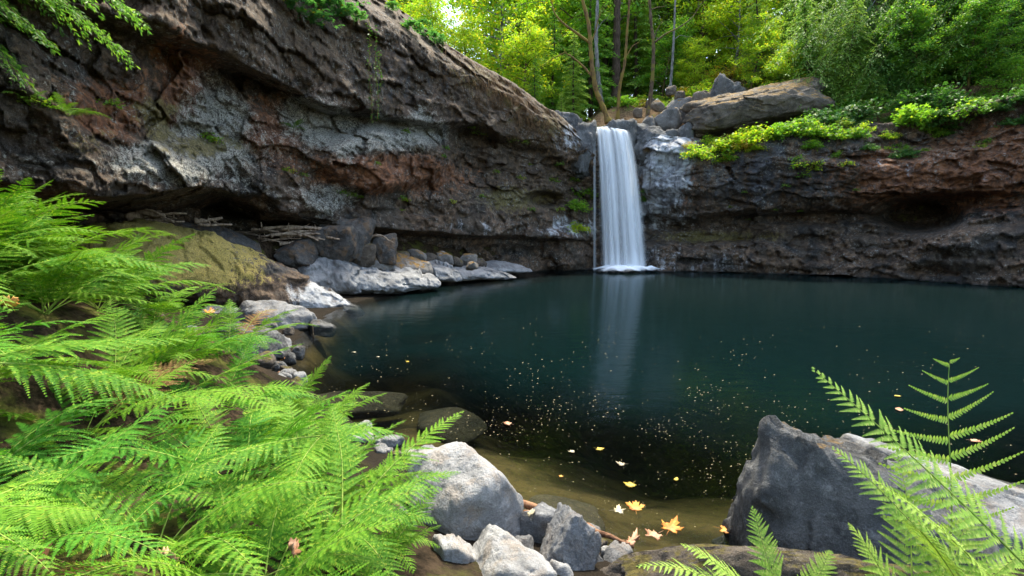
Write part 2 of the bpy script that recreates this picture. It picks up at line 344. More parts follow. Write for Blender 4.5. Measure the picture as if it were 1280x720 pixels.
def ground_z(x, y):
    x = np.asarray(x, float); y = np.asarray(y, float)
    s = shore_dist(x, y); p = np.stack([x, y, 0 * x], -1)
    nz = fbm(p * 0.9, 4, s=3)
    slope = 0.30 - 0.17 * sstep(4.5, 7.5, y)
    us = 640 + 640 * x / np.maximum(y, 0.6) * 0.99; bs = y - ycliff(np.clip(us, -420, 1800))
    bank = np.minimum(slope * s, 0.9 + 0.25 * sstep(-1, -5, x)) + 1.35 * sstep(-1.6, -0.3, bs) * (y > 3) * sstep(0.3, 2.0, s) + 0.10 * nz * np.clip(s, 0, 1)
    dep = np.clip(-s, 0, None)
    bank = bank + 0.75 * sstep(-2.0, -3.8, x) * sstep(7.2, 5.0, y) * sstep(1.5, 3.0, y)
    pool = -(0.20 + 0.14 * sstep(0, 0.5, dep) + 0.5 * sstep(0, 0.9, dep) * sstep(-1.2, -2.6, x) + 0.17 * np.minimum(dep, 6.0) + 0.05 * np.minimum(dep, 6.0) ** 2) + 0.14 * fbm(p * 1.3, 3, s=9) * np.clip(dep, 0, 1)
    z = np.where(s > 0, bank, pool)
    ys = np.maximum(y, 0.6); u = 640 + 640 * x / ys * 0.99; b = (y - ycliff(np.clip(u, -420, 1800)))
    b = np.where(u < -420, b + 6, b)
    top = np.interp(u, [-420, 0, 300, 470, 570, 640, 700, 745, 840, 900, 1000, 1150, 1280, 1800], [13, 12, 11, 9.4, 8.4, 7.5, 6.7, 6.8, 6.9, 7.2, 7.6, 8.2, 8.6, 10])
    rise = np.interp(u, [-420, 470, 640, 740, 830, 930, 1100, 1800], [0.35, 0.25, 0.16, 0.14, 0.25, 0.55, 0.8, 0.8])
    bb = np.clip(b - 3, 0, None)
    gorge = np.interp(u, [690, 745, 900, 960], [0, 1, 1, 0]) * 0.62 * np.clip(b - 1.5, 0, 3.2)
    plat = top + gorge + np.minimum(rise * bb, 6 + 0.18 * bb) + 0.45 * nz
    plat = np.minimum(plat, 55 + 4 * nz)
    k = sstep(1.9, 2.9, b) * (y > 2)
    return z * (1 - k) + plat * k
def gz(x, y): return float(ground_z(np.array([x]), np.array([y]))[0])
ax = np.linspace(-1, 1, 420); gx = 400 * np.sinh(5.2 * ax) / np.sinh(5.2)
ay = np.linspace(0, 1, 420); gy = -6 + 506 * (np.sinh(4.6 * ay) / np.sinh(4.6))
GX, GY = np.meshgrid(gx, gy); GZ = ground_z(GX, GY)
t = NT('ground_soil'); geo = t.n("NewGeometry"); pos = geo.outputs["Position"]; sz = t.n("SeparateXYZ"); t.l(pos, sz.inputs[0])
n1 = t.noise(pos, 2.0, 8, 0.65); n2 = t.noise(pos, 14, 6, 0.7); n3 = t.noise(pos, 0.7, 4, 0.6, 0.5)
soil = t.mix(t.rng(n2, 0.38, 0.64), (0.018, 0.012, 0.007), (0.07, 0.046, 0.028)); soil = t.mix(t.rng(n1, 0.5, 0.62), soil, (0.085, 0.085, 0.02))
litter = t.mix(t.rng(n2, 0.38, 0.62), (0.07, 0.045, 0.025), (0.24, 0.15, 0.08)); litter = t.mix(t.rng(n1, 0.52, 0.66), litter, (0.14, 0.17, 0.03))
bed = t.mix(t.rng(n3, 0.4, 0.6), (0.03, 0.021, 0.010), (0.125, 0.082, 0.034)); bed = t.mix(t.rng(n2, 0.46, 0.7, 0, 0.6), bed, (0.03, 0.025, 0.018))
c = t.mix(t.rng(sz.outputs[2], -0.02, 0.05), bed, soil); c = t.mix(t.math('MULTIPLY', t.rng(sz.outputs[2], 0.55, 0.2), t.rng(sz.outputs[2], -0.35, -0.1)), c, (0.016, 0.012, 0.008)); c = t.mix(t.rng(sz.outputs[2], 3.0, 4.0), c, litter)
p = t.n("BsdfPrincipled"); t.l(c, p.inputs["Base Color"]); p.inputs["Roughness"].default_value = 0.95; p.inputs["Specular IOR Level"].default_value = 0.1
t.l(t.bump(n2, 0.7, 0.04, t.bump(n1, 0.6, 0.12)), p.inputs["Normal"]); t.l(p.outputs[0], t.out.inputs[0]); M['ground'] = t.m
ground = link("ground", mesh("ground", np.stack([GX, GY, GZ], -1).reshape(-1, 3), grid_faces(*GX.shape), M['ground']))
tag(ground, "dark soil bank, brown pool bed and leaf littered forest floor", "ground", kind="structure")

# ------------------------------------------------------------------ pool water
t = NT('pool_water'); geo = t.n("NewGeometry"); pos = geo.outputs["Position"]
wv = t.noise(t.mapping(pos, (0.7, 1.6, 1)), 2.2, 3, 0.55, 0.3); wf = t.noise(t.mapping(pos, (0.8, 2.2, 1)), 9, 3, 0.55)
bm = t.bump(wf, 0.05, 0.02, t.bump(wv, 0.10, 0.06))
fr = t.n("Fresnel"); fr.inputs[0].default_value = 1.33; t.l(bm, fr.inputs["Normal"])
gl = t.n("BsdfGlossy"); gl.inputs["Roughness"].default_value = 0.13; gl.inputs[0].default_value = (0.75, 0.8, 0.85, 1); t.l(bm, gl.inputs["Normal"])
tp = t.n("BsdfTransparent"); tp.inputs[0].default_value = (0.96, 0.98, 0.97, 1)
dp = t.n("VertexColor", layer_name="depth"); ds = t.n("SeparateColor"); t.l(dp.outputs[0], ds.inputs[0])
df = t.n("BsdfDiffuse"); df.inputs[0].default_value = (0.0006, 0.0060, 0.0062, 1)      # light scattered back out of the deep water
mb = t.n("MixShader"); t.l(ds.outputs[0], mb.inputs[0]); t.l(tp.outputs[0], mb.inputs[1]); t.l(df.outputs[0], mb.inputs[2])
ms = t.n("MixShader"); t.l(t.math('MULTIPLY', fr.outputs[0], 0.55), ms.inputs[0]); t.l(mb.outputs[0], ms.inputs[1]); t.l(gl.outputs[0], ms.inputs[2]); t.l(ms.outputs[0], t.out.inputs[0])
va = t.n("VolumeAbsorption"); va.inputs[0].default_value = (0.34, 0.46, 0.36, 1); va.inputs[1].default_value = 0.75
t.l(va.outputs[0], t.out.inputs["Volume"]); M['water'] = t.m
# closed body of water: shore-bounded outline would be cut by the bed anyway, so a box reaching under it
wx0, wx1, wy0, wy1 = -9.5, 32, 1.2, 31.5
nx, ny = 200, 180
xs = np.linspace(wx0, wx1, nx); ys_ = np.linspace(wy0, wy1, ny); WX, WY = np.meshgrid(xs, ys_)
top = np.stack([WX, WY, 0 * WX], -1).reshape(-1, 3); bot = top.copy(); bot[:, 2] = -6
F = grid_faces(ny, nx); n0 = len(top); F2 = F[:, ::-1] + n0
loop = np.concatenate([np.arange(nx), np.arange(1, ny) * nx + nx - 1, (ny - 1) * nx + np.arange(nx - 2, -1, -1), np.arange(ny - 2, 0, -1) * nx])
l2 = np.roll(loop, -1); side = np.stack([loop, loop + n0, l2 + n0, l2], -1)
wd = np.zeros((2 * n0, 4)); wd[:n0, :3] = (0.97 * sstep(0.40, 1.5, -ground_z(top[:, 0], top[:, 1]) + 0.25 * fbm(top * 0.8, 3, s=4)))[:, None]
pool = link("water", mesh("water", np.vstack([top, bot]), np.vstack([F, F2, side]), M['water'], smooth=False, attrs={"depth": wd}))
tag(pool, "still deep teal pool below the waterfall", "water", kind="structure")

# ------------------------------------------------------------------ cliffs: strands of (u, v, forward offset in metres) lofted and broken up with noise
class Cliff:
    def __init__(s, name, keys, strands, du, nsub, blobs, tints, seed, extra=None, label=""):
        keys = np.array(keys, float)
        u = np.arange(keys[0], keys[-1] + du / 2, du); s.u = u
        V = []; D = []
        for sv, sd_ in strands:
            V.append(np.interp(u, keys, sv)); D.append(np.interp(u, keys, sd_))
        V = np.array(V); D = np.array(D)
        k = np.ones(9) / 9       # soften the corners along u
        pad = lambda A: np.array([np.convolve(np.pad(r, 4, mode='edge'), k, 'valid') for r in A])
        V = pad(V); D = pad(D)
        for i in range(len(V)):
            wob = fbm(np.stack([u * 0.022, 0 * u + i * 3.7, 0 * u + seed], -1), 5, 0.55, s=seed)
            V[i] = V[i] + wob * (5 if i else 4)
            D[i] = D[i] + 0.35 * fbm(np.stack([u * 0.012, 0 * u + i * 1.3, 0 * u + seed + 5], -1), 4, s=seed + 20)
        for i in range(1, len(V)): V[i] = np.maximum(V[i], V[i - 1] + 0.8)
        rowsV = []; rowsD = []
        for i in range(len(V) - 1):
            tt = np.linspace(0, 1, nsub[i], endpoint=(i == len(V) - 2))
            for q in tt:
                e = q * q * (3 - 2 * q); m = 0.5 * q + 0.5 * e
                rowsV.append(V[i] * (1 - q) + V[i + 1] * q); rowsD.append(D[i] * (1 - m) + D[i + 1] * m)
        PV = np.array(rowsV); PD = np.array(rowsD); PU = np.broadcast_to(u, PV.shape)
        for (bu, bv, ru, rv, amp, sharp) in blobs:
            q = ((PU - bu) / ru) ** 2 + ((PV - bv) / rv) ** 2
            PD = PD + amp * (1 - sstep(1 - sharp, 1 + sharp, np.sqrt(q)))
        base = at(PU, PV, ycliff(PU) - PD)
        P3 = base * np.array([1, 1, 1.5])
        n = 0.42 * fbm(P3 * 0.42, 3, s=seed + 1) + 0.17 * ridged(base * np.array([0.8, 0.8, 1.1]), 5, 0.5, s=seed + 2) + 0.06 * ridged(base * np.array([2.4, 2.4, 3.4]) + 3, 5, 0.6, s=seed + 3)
        # bedding planes tilted slightly: terraces
        zt = base[..., 2] + 0.12 * base[..., 0] + 0.35 * fbm(base * 0.5, 3, s=seed + 4)
        fr_ = np.mod(zt * 1.35, 1.0); n = n + 0.16 * (sstep(0, 0.8, fr_) - sstep(0.85, 1.0, fr_) - 0.4) * (0.5 + 0.5 * fbm(base * 0.6, 2, s=seed + 6))
        wp = base + 0.12 * np.stack([fbm(base * 1.7, 3, s=seed + 11), fbm(base * 1.7 + 5, 3, s=seed + 12), fbm(base * 1.7 + 9, 3, s=seed + 13)], -1)
        n = n + 0.40 * facets(wp * np.array([0.55, 0.55, 1.0]), seed + 30) + 0.20 * facets(wp * np.array([1.5, 1.5, 2.6]), seed + 40) + 0.07 * facets(wp * np.array([4.2, 4.2, 6.5]), seed + 50)
        Yf = ycliff(PU) - PD - n
        P = at(PU, PV, Yf); s.P = P; s.PV = PV
        # cap: the top runs back over the plateau
        caps = []
        for back, dz in ((0.25, 0.10), (0.7, 0.16), (1.6, 0.18), (3.0, 0.0), (5.5, -0.6), (8, -2.5)):
            d = ray(u, np.full_like(u, 287.0)); d[:, 2] = 0; d /= np.linalg.norm(d, axis=1)[:, None]
            caps.append(P[0] + d * back + np.array([0, 0, 1]) * (dz + 0.12 * fbm(P[0] * 1.2 + back, 3, s=seed)[:, None]))
        G = np.concatenate([np.array(caps[::-1]), P], 0)
        nc = len(caps)
        fu = np.concatenate([np.repeat(PU[:1], nc, 0), PU]); fv = np.concatenate([np.repeat(PV[:1], nc, 0), PV])
        lay = np.zeros(fu.shape + (8,)); lay[..., 3] = 1; lay[..., 7] = 1
        for (ch, bu, bv, ru, rv, amp) in tints:
            q = ((fu - bu) / ru) ** 2 + ((fv - bv) / rv) ** 2
            lay[..., ch] = np.clip(lay[..., ch] + amp * (1 - sstep(0.1, 1.75, np.sqrt(q) + 0.5 * fbm(np.stack([fu * 0.03, fv * 0.03, 0 * fu + ch], -1), 4, 0.6))), 0, 1)
        me = mesh(name, G.reshape(-1, 3), grid_faces(*fu.shape), M['cliff'], smooth=False, attrs={"tint": lay[..., :4].reshape(-1, 4), "tintb": lay[..., 4:].reshape(-1, 4)})
        s.o = link(name, me); tag(s.o, label, "cliff", kind="structure")
    def at(s, u, v, out=0.0):
        i = int(np.clip(np.searchsorted(s.u, u), 0, len(s.u) - 1)); j = int(np.argmin(np.abs(s.PV[:, i] - v)))
        p = s.P[j, i].copy(); d = CAM - p; d[2] = 0; d /= np.linalg.norm(d); return p + d * out
# tint channels: 0 lichen grey, 1 rust, 2 moss, 4 brown earth, 5 pale wet grey, 6 black wet
keysL = [-420, -150, 0, 130, 270, 330, 410, 480, 550, 575, 640, 700, 750]
SL = [  # (v, d) per key
 ([-330, -330, -300, -240, -150, -110, -45, -2, 48, 66, 106, 146, 186], [-0.6, -0.6, -0.6, -0.6, -0.5, -0.5, -0.4, -0.3, -0.3, -0.3, -0.2, -0.2, 0.2]),
 ([-250, -250, -220, -160, -90, -55, -10, 25, 72, 88, 124, 162, 200], [1.2, 1.2, 1.2, 1.5, 1.6, 1.6, 1.4, 1.2, 1.0, 0.9, 0.8, 0.6, 0.5]),
 ([-60, -60, -30, 10, 60, 92, 132, 140, 152, 150, 168, 188, 214], [1.5, 1.5, 1.4, 1.7, 2.3, 2.5, 2.4, 2.1, 1.4, 1.2, 0.9, 0.6, 0.4]),
 ([-40, -40, -8, 30, 82, 108, 146, 152, 164, 165, 182, 200, 224], [0.7, 0.7, 0.8, 0.9, 0.9, 0.8, 0.9, 1.0, 0.6, -0.4, -0.5, 0.0, 0.1]),
 ([120, 120, 130, 140, 160, 180, 205, 215, 215, 215, 222, 232, 250], [1.3, 1.3, 1.3, 1.3, 1.3, 1.1, 1.5, 1.4, 0.6, -0.3, -0.3, -0.2, -0.2]),
 ([205, 215, 226, 246, 232, 258, 272, 262, 258, 258, 262, 268, 278], [1.8, 1.8, 1.9, 2.1, 1.9, 1.7, 1.7, 1.3, 0.9, 0.7, 0.4, 0.2, 0.2]),
 ([225, 232, 244, 262, 250, 272, 284, 284, 290, 292, 293, 294, 300], [0.8, 0.8, 0.7, 0.6, -0.2, 0.1, 1.0, 1.5, 1.4, 1.3, 0.9, 0.7, 0.5]),
 ([240, 246, 254, 270, 262, 280, 292, 297, 300, 300, 301, 302, 306], [-0.3, -0.3, -0.5, -0.8, -1.2, -1.2, -0.6, -0.2, 0.0, 0.1, 0.0, 0.0, 0.3]),
 ([330, 330, 330, 330, 330, 330, 330, 334, 338, 339, 341, 342, 342], [-0.6, -0.6, -0.6, -0.9, -1.2, -1.2, -1.0, -0.8, -0.5, -0.4, -0.3, 0.0, 0.3]),
]
tintL = [(0, 260, 145, 55, 60, .75), (0, 385, 150, 48, 42, .7), (0, 485, 168, 75, 26, 1.0), (0, 200, 205, 70, 32, .6), (0, 410, 250, 70, 20, .65), (0, 150, 25, 30, 35, .5), (0, 600, 255, 90, 16, .4), (0, 300, 190, 120, 55, .4), (0, 60, 200, 90, 40, .35), (0, 560, 120, 90, 40, .25), (1, 300, 130, 90, 50, .45), (1, 225, 95, 50, 70, .7), (1, 478, 216, 90, 22, .9), (1, 355, 185, 50, 40, .5), (1, 130, 150, 70, 35, .5), (1, 620, 240, 90, 40, .3), (1, 160, 200, 90, 30, .35),
         (1, 222, 120, 22, 70, .75), (1, 135, 140, 45, 30, .65), (1, 480, 212, 75, 22, .85), (1, 335, 170, 40, 55, .45), (1, 380, 240, 14, 10, .7), (1, 100, 100, 70, 30, .4), (1, 440, 130, 60, 25, .4),
         (2, 195, 140, 30, 22, .9), (2, 250, 182, 60, 18, .9), (2, 640, 250, 60, 18, .75), (2, 690, 180, 20, 20, .4), (2, 120, 180, 50, 20, .5),
         (2, 600, 95, 40, 20, .5), (2, 680, 150, 40, 16, .5), (4, 640, 130, 90, 50, 1.0), (4, 560, 60, 60, 40, .9), (4, 640, 225, 100, 45, .8), (4, 330, 60, 220, 75, 1.0), (4, 100, 10, 140, 60, .8), (4, 710, 260, 40, 30, .6),
         (5, 720, 172, 28, 18, .6), (5, 715, 285, 35, 14, .6), (5, 600, 282, 90, 10, .3),
         (6, 480, 100, 130, 45, .5), (6, 80, 60, 110, 90, .35)]
blobL = [(480, 200, 76, 38, 0.7, 0.25), (300, 258, 40, 14, -0.9, 0.4), (680, 250, 20, 9, -1.2, 0.5), (640, 318, 70, 12, -0.4, 0.5), (150, 215, 90, 30, 0.3, 0.6), (710, 318, 26, 18, 0.7, 0.4), (715, 292, 30, 9, 0.5, 0.5)]
cliffL = Cliff("overhanging_cliff", keysL, SL, 1.7, [16, 44, 10, 40, 34, 16, 10, 22], blobL, tintL, 21, label="dark overhanging basalt cliff with grey lichen and rust patches")
keysR = [728, 745, 790, 812, 850, 880, 940, 1000, 1060, 1110, 1190, 1280, 1450, 1750]
SR = [
 ([166, 160, 163, 168, 172, 176, 172, 166, 162, 155, 140, 120, 70, 10], [-0.8, -0.9, -0.8, -0.2, 0.0, 0.0, 0.2, 0.3, 0.3, 0.3, 0.2, 0.2, 0.2, 0.2]),
 ([190, 182, 182, 182, 186, 194, 194, 188, 184, 180, 166, 150, 110, 60], [-0.7, -0.9, -0.7, 0.3, 0.5, 0.9, 1.0, 1.0, 0.8, 0.3, -0.1, -0.2, 0.0, 0.0]),
 ([230, 226, 226, 226, 226, 226, 224, 218, 214, 208, 200, 190, 170, 140], [-0.9, -1.1, -0.9, 0.3, 0.7, 1.0, 1.1, 1.1, 1.1, 1.0, 0.9, 0.8, 0.8, 0.8]),
 ([268, 262, 262, 266, 272, 268, 258, 250, 244, 240, 236, 228, 220, 210], [-0.9, -1.2, -1.0, 0.2, 0.6, 0.9, 1.0, 1.0, 1.0, 1.0, 1.0, 1.0, 1.0, 1.0]),
 ([276, 270, 272, 276, 283, 282, 276, 270, 262, 256, 250, 246, 246, 240], [-0.9, -1.2, -1.1, -0.5, -0.4, -0.2, 0.0, 0.1, 0.1, -0.2, -0.5, 0.3, 0.6, 0.6]),
 ([298, 294, 296, 298, 300, 300, 298, 294, 288, 282, 270, 262, 262, 258], [-0.7, -0.9, -0.8, -0.3, -0.1, 0.1, 0.2, 0.3, 0.2, 0.2, 0.4, 1.0, 1.0, 1.0]),
 ([308, 306, 306, 306, 308, 308, 308, 308, 306, 302, 296, 290, 290, 290], [-0.2, -0.4, -0.2, 0.6, 0.8, 0.8, 0.8, 0.7, 0.7, 1.0, 1.5, 1.9, 2.0, 2.0]),
 ([342, 342, 342, 341, 342, 342, 343, 344, 346, 349, 353, 358, 370, 390], [0.2, 0.1, 0.2, 1.3, 1.5, 1.5, 1.5, 1.4, 1.5, 1.7, 2.1, 2.3, 2.4, 2.4]),
]
tintR = [(5, 832, 215, 40, 70, 1.0), (5, 826, 200, 26, 50, 1.0), (5, 800, 178, 40, 20, .6), (5, 850, 325, 60, 16, .25), (5, 960, 332, 110, 10, .2), (5, 735, 180, 20, 30, .4), (5, 1040, 210, 90, 40, .3),
         (1, 1200, 215, 130, 45, .85), (1, 1100, 225, 80, 40, .6), (1, 1280, 190, 80, 40, .9), (1, 858, 225, 22, 45, .55), (1, 1250, 255, 90, 20, .6),
         (2, 890, 296, 90, 9, .9), (2, 735, 280, 30, 20, .5), (2, 812, 235, 12, 40, .5),
         (4, 880, 292, 110, 14, .9), (4, 870, 250, 60, 35, .5), (4, 1000, 185, 120, 20, .3), (4, 1120, 270, 110, 30, .4),
         (0, 1000, 215, 120, 25, .25), (0, 1180, 190, 60, 12, .35), (6, 960, 225, 90, 50, .8), (6, 1080, 175, 100, 20, .5), (6, 765, 240, 34, 70, .7)]
blobR = [(1148, 270, 46, 18, -2.6, 0.45), (1040, 272, 90, 8, -0.7, 0.5), (870, 240, 40, 30, 0.3, 0.6), (1030, 250, 60, 20, 0.25, 0.6), (1220, 300, 80, 30, 0.5, 0.7), (960, 320, 90, 14, 0.25, 0.6), (820, 312, 20, 16, 0.4, 0.5)]
cliffR = Cliff("dark_cliff", keysR, SR, 1.7, [12, 26, 30, 10, 14, 10, 26], blobR, tintR, 57, label="dark undercut cliff with rusty stains beside the waterfall")


# ------------------------------------------------------------------ waterfall
def fall_mat(name, dens, sc):
    t = NT(name); geo = t.n("NewGeometry"); pos = geo.outputs["Position"]
    a = t.n("VertexColor", layer_name="flow"); sa = t.n("SeparateColor"); t.l(a.outputs[0], sa.inputs[0])
    cu = t.n("CombineXYZ"); t.l(t.math('MULTIPLY', sa.outputs[0], sc), cu.inputs[0]); t.l(t.math('MULTIPLY', sa.outputs[1], 0.9), cu.inputs[1])
    n1 = t.noise(cu.outputs[0], 1.0, 6, 0.72); n2 = t.noise(cu.outputs[0], 3.3, 3, 0.6)
    edge = t.math('MULTIPLY', t.rng(sa.outputs[0], 0.0, 0.28), t.rng(sa.outputs[0], 1.0, 0.72))
    al = t.math('MULTIPLY', t.math('ADD', t.rng(n1, 0.30, 0.62, 0.25, 1.0), t.math('MULTIPLY', t.rng(n2, 0.4, 0.7), 0.12)), edge)
    al = t.math('MULTIPLY', al, t.math('MULTIPLY', sa.outputs[2], dens), clamp=True)
    d = t.n("BsdfDiffuse"); d.inputs[0].default_value = (0.90, 0.93, 0.96, 1)
    tr = t.n("BsdfTranslucent"); tr.inputs[0].default_value = (0.90, 0.93, 0.96, 1)
    m1 = t.n("MixShader"); m1.inputs[0].default_value = 0.25; t.l(d.outputs[0], m1.inputs[1]); t.l(tr.outputs[0], m1.inputs[2])
    tp = t.n("BsdfTransparent"); m2 = t.n("MixShader"); t.l(al, m2.inputs[0]); t.l(tp.outputs[0], m2.inputs[1]); t.l(m1.outputs[0], m2.inputs[2])
    t.l(m2.outputs[0], t.out.inputs[0]); return t.m
M['fall'] = fall_mat('falling_water', 1.0, 4.6)
M['fall_thin'] = fall_mat('thin_falling_water', 0.42, 5.0)
fallY = 24.9
fall = empty("waterfall", at(776, 338, fallY) * np.array([1, 1, 0])); tag(fall, "tall white silky waterfall pouring over the ledge into the pool", "waterfall")
def stream(name, tl, tr_, bl, br, y_top, y_bot, bulge, mat, dens_top=1.0, seed=0, cols=30, rows=70, lip=0.9, curve=0.4, arc=0.5):
    """a curtain of water: starts behind the lip, bends over it and falls in an arc; tl..br are pixels of its corners"""
    G = np.zeros((rows, cols, 3)); A = np.ones((rows, cols, 4))
    q = np.linspace(0, 1, rows)
    for i, e in enumerate(q):
        ge = e ** arc                                    # sideways drift: quick first, then straight down
        vv = tl[1] + (bl[1] - tl[1]) * e
        ul = tl[0] + (bl[0] - tl[0]) * ge; ur = tr_[0] + (br[0] - tr_[0]) * ge
        c = np.linspace(0, 1, cols)
        U = ul + (ur - ul) * c; Vv = vv + (tr_[1] - tl[1]) * c * (1 - e)
        Y = y_top + (y_bot - y_top) * ge - bulge * np.sin(np.pi * c) * (0.3 + 0.7 * e) + 0.05 * np.sin(c * 23 + seed)
        G[i] = at(U, Vv, Y); A[i, :, 0] = c; A[i, :, 1] = e * 0.6 + seed; A[i, :, 2] = np.interp(e, [0, 0.05, 0.5, 0.85, 0.95, 1], [dens_top, 1, .95, .85, 1.0, 1.1])
    back = []                                            # the sheet runs back up the creek bed behind the lip
    for k in (0.9, 0.6, 0.35, 0.15):
        b = G[0] + np.array([0.0, k * lip * 1.6, 0.06 * k - 0.16 * k * k]); back.append(b)
    G = np.concatenate([np.array(back), G]); A = np.concatenate([np.repeat(A[:1], 4, 0), A])
    me = mesh(name, G.reshape(-1, 3) - np.array(fall.location), grid_faces(*G.shape[:2]), mat, attrs={"flow": A.reshape(-1, 4)})
    return link(name, me, fall)
stream("stream", (743, 159), (762, 158), (751, 338), (782, 338), 25.9, 25.0, 0.25, M['fall'], seed=1.0, arc=.62)
stream("stream", (761, 159), (786, 163), (774, 338), (811, 338), 25.9, 24.8, 0.25, M['fall'], seed=7.3, arc=.55)
stream("veil", (744, 160), (785, 164), (746, 338), (815, 338), 26.0, 25.3, 0.3, M['fall_thin'], seed=3.0, arc=.6)
stream("veil", (745, 159), (786, 163), (752, 338), (811, 338), 25.85, 24.5, 0.35, M['fall_thin'], seed=4.0, arc=.55)
stream("thin_stream", (741, 163), (745, 163), (741, 338), (746, 338), 25.95, 25.3, 0.05, M['fall_thin'], seed=9.0, cols=8, dens_top=.3)
# foam where it lands
t = NT('foam'); geo = t.n("NewGeometry"); n1 = t.noise(geo.outputs["Position"], 5, 5, 0.7); a = t.n("VertexColor", layer_name="flow"); sa = t.n("SeparateColor"); t.l(a.outputs[0], sa.inputs[0])
d = t.n("BsdfDiffuse"); d.inputs[0].default_value = (0.85, 0.9, 0.94, 1); tp = t.n("BsdfTransparent"); m2 = t.n("MixShader")
t.l(t.math('MULTIPLY', sa.outputs[0], t.rng(t.math('ADD', n1, t.math('MULTIPLY', sa.outputs[0], 0.5)), 0.5, 0.85)), m2.inputs[0]); t.l(tp.outputs[0], m2.inputs[1]); t.l(d.outputs[0], m2.inputs[2]); t.l(m2.outputs[0], t.out.inputs[0])
nr, nth = 14, 60; rr = np.linspace(0, 1, nr)[:, None]; th = np.linspace(0, 2 * np.pi, nth)[None]
fc = atw(781, 338.5, 0.0)
wob = 1 + 0.15 * np.sin(3 * th + 1) + 0.1 * np.sin(7 * th)
FX = fc[0] + 2.1 * rr * np.cos(th) * wob; FY = 24.5 + 1.3 * rr * np.sin(th) * wob
FZ = 0.03 + 0.38 * (1 - rr ** 2) * (0.7 + 0.5 * fbm(np.stack([FX * 3, FY * 3, 0 * FX], -1), 3)) + 0 * th
A = np.ones((nr, nth, 4)); A[..., :3] = (1 - sstep(0.45, 1.0, rr))[..., None]
link("foam", mesh("foam", np.stack([FX, FY, FZ], -1).reshape(-1, 3) - np.array(fall.location), grid_faces(nr, nth), t.m, attrs={"flow": A.reshape(-1, 4)}), fall)

# ------------------------------------------------------------------ boulders
def icosphere(sub):
    import bmesh
    bm = bmesh.new(); bmesh.ops.create_icosphere(bm, subdivisions=sub, radius=1.0)
    bm.verts.ensure_lookup_table(); v = np.array([x.co[:] for x in bm.verts]); v /= np.linalg.norm(v, axis=1)[:, None]
    f = np.array([[q.index for q in x.verts] for x in bm.faces]); bm.free(); return v, f
ICO = {k: icosphere(k) for k in (4, 5, 6)}
def stone_verts(dirs, seed, nplanes=13, power=18, rough=0.06, planes=None, dmin=0.72, facet=0.0):
    """radius of a rounded polyhedron in every direction, broken up with noise"""
    rg = np.random.default_rng(seed)
    if planes is None:
        n = rg.normal(size=(nplanes, 3)); n /= np.linalg.norm(n, axis=1)[:, None]; d = rg.uniform(dmin, 1.0, nplanes)
        n = np.vstack([n, np.eye(3), -np.eye(3)]); d = np.concatenate([d, np.ones(6)])
    else:
        n = np.array([p[:3] for p in planes], float); n /= np.linalg.norm(n, axis=1)[:, None]; d = np.array([p[3] for p in planes], float)
    q = np.clip(dirs @ n.T, 0, None) / d
    r = (q ** power).sum(1) ** (-1 / power)
    v = dirs * r[:, None]
    o = seed * 1.37
    k = 0.55 * rough * 2.2 * fbm(v * 1.3 + o, 4, s=seed) + rough * 0.8 * ridged(v * 2.6 + o, 5, 0.55, s=seed + 3) + rough * 0.22 * fbm(v * 12 + o, 3, s=seed + 5)
    if facet: k = k + facet * facets((v + 0.12 * fbm(v * 3 + o, 3, s=seed)[:, None]) * 1.9 + o, seed + 60) + facet * 0.45 * facets(v * 4.6 + o, seed + 70)
    return v * (1 + k)[:, None]
def rock(label, mat, box, Y, depth, seed, sink=0.0, sub=5, rz=0.0, tilt=(0, 0), power=18, rough=0.06, planes=None, group=None, name="boulder", cat="rock", nplanes=13, dmin=0.72, tint=None, facet=0.07):
    """a stone that fills the pixel box (u0, v0, u1, v1) at distance Y, depth metres deep; sink: share of its height carried on below the box"""
    u0, v0, u1, v1 = box
    a = at(u0, (v0 + v1) / 2, Y); b = at(u1, (v0 + v1) / 2, Y); c = at((u0 + u1) / 2, v0, Y); e = at((u0 + u1) / 2, v1, Y)
    wdt = b[0] - a[0]; hgt = c[2] - e[2]; hgt2 = hgt * (1 + sink)
    ctr = np.array([(a[0] + b[0]) / 2, Y, c[2] - hgt2 / 2])
    d, f = ICO[sub]
    v = stone_verts(d, seed, nplanes, power, rough, planes, dmin, facet)
    m = np.array(Matrix.Rotation(rz, 3, 'Z') @ Matrix.Rotation(tilt[0], 3, 'X') @ Matrix.Rotation(tilt[1], 3, 'Y'))
    v = v @ m.T
    lo, hi = v.min(0), v.max(0); v = (v - (lo + hi) / 2) / (hi - lo) * np.array([wdt, depth, hgt2])
    base = np.array([ctr[0], ctr[1], ctr[2] - hgt2 / 2])
    v = v + np.array([0, 0, hgt2 / 2])
    attrs = None
    if tint is not None: attrs = tint(v + base)
    o = link(name, mesh(name, v, f, M[mat], attrs=attrs), loc=base); tag(o, label, cat, group); return o

# foreground
rock("large pale granite boulder standing at the water's edge beside the left ferns", 'granite', (505, 563, 655, 688), 3.0, 0.62, 3, sink=0.35, sub=6, rz=0.3, power=16, rough=0.045, dmin=0.74, facet=.03)
rock("blue-grey boulder half hidden behind the angular grey one at the water's edge", 'bluegrey', (640, 624, 735, 700), 3.02, 0.34, 11, sink=0.5, sub=5, rz=0.9, power=22, rough=0.045)
rock("angular mid-grey boulder between the pale granite and the brown slab", 'bluegrey', (666, 633, 750, 728), 2.68, 0.36, 17, sink=0.3, sub=6, rz=0.5, power=26, rough=0.045, nplanes=11)
rock("pale boulder with white splashes cut by the bottom edge of the view", 'granite', (575, 676, 692, 770), 2.40, 0.50, 23, sink=0.2, sub=6, rz=0.2, power=20, rough=0.05, facet=.035)
rock("tan wedge-shaped stone leaning under the large pale granite boulder", 'granite', (541, 663, 604, 735), 2.5, 0.3, 29, sink=0.3, sub=5, rz=0.7, power=28, rough=0.04, nplanes=9)
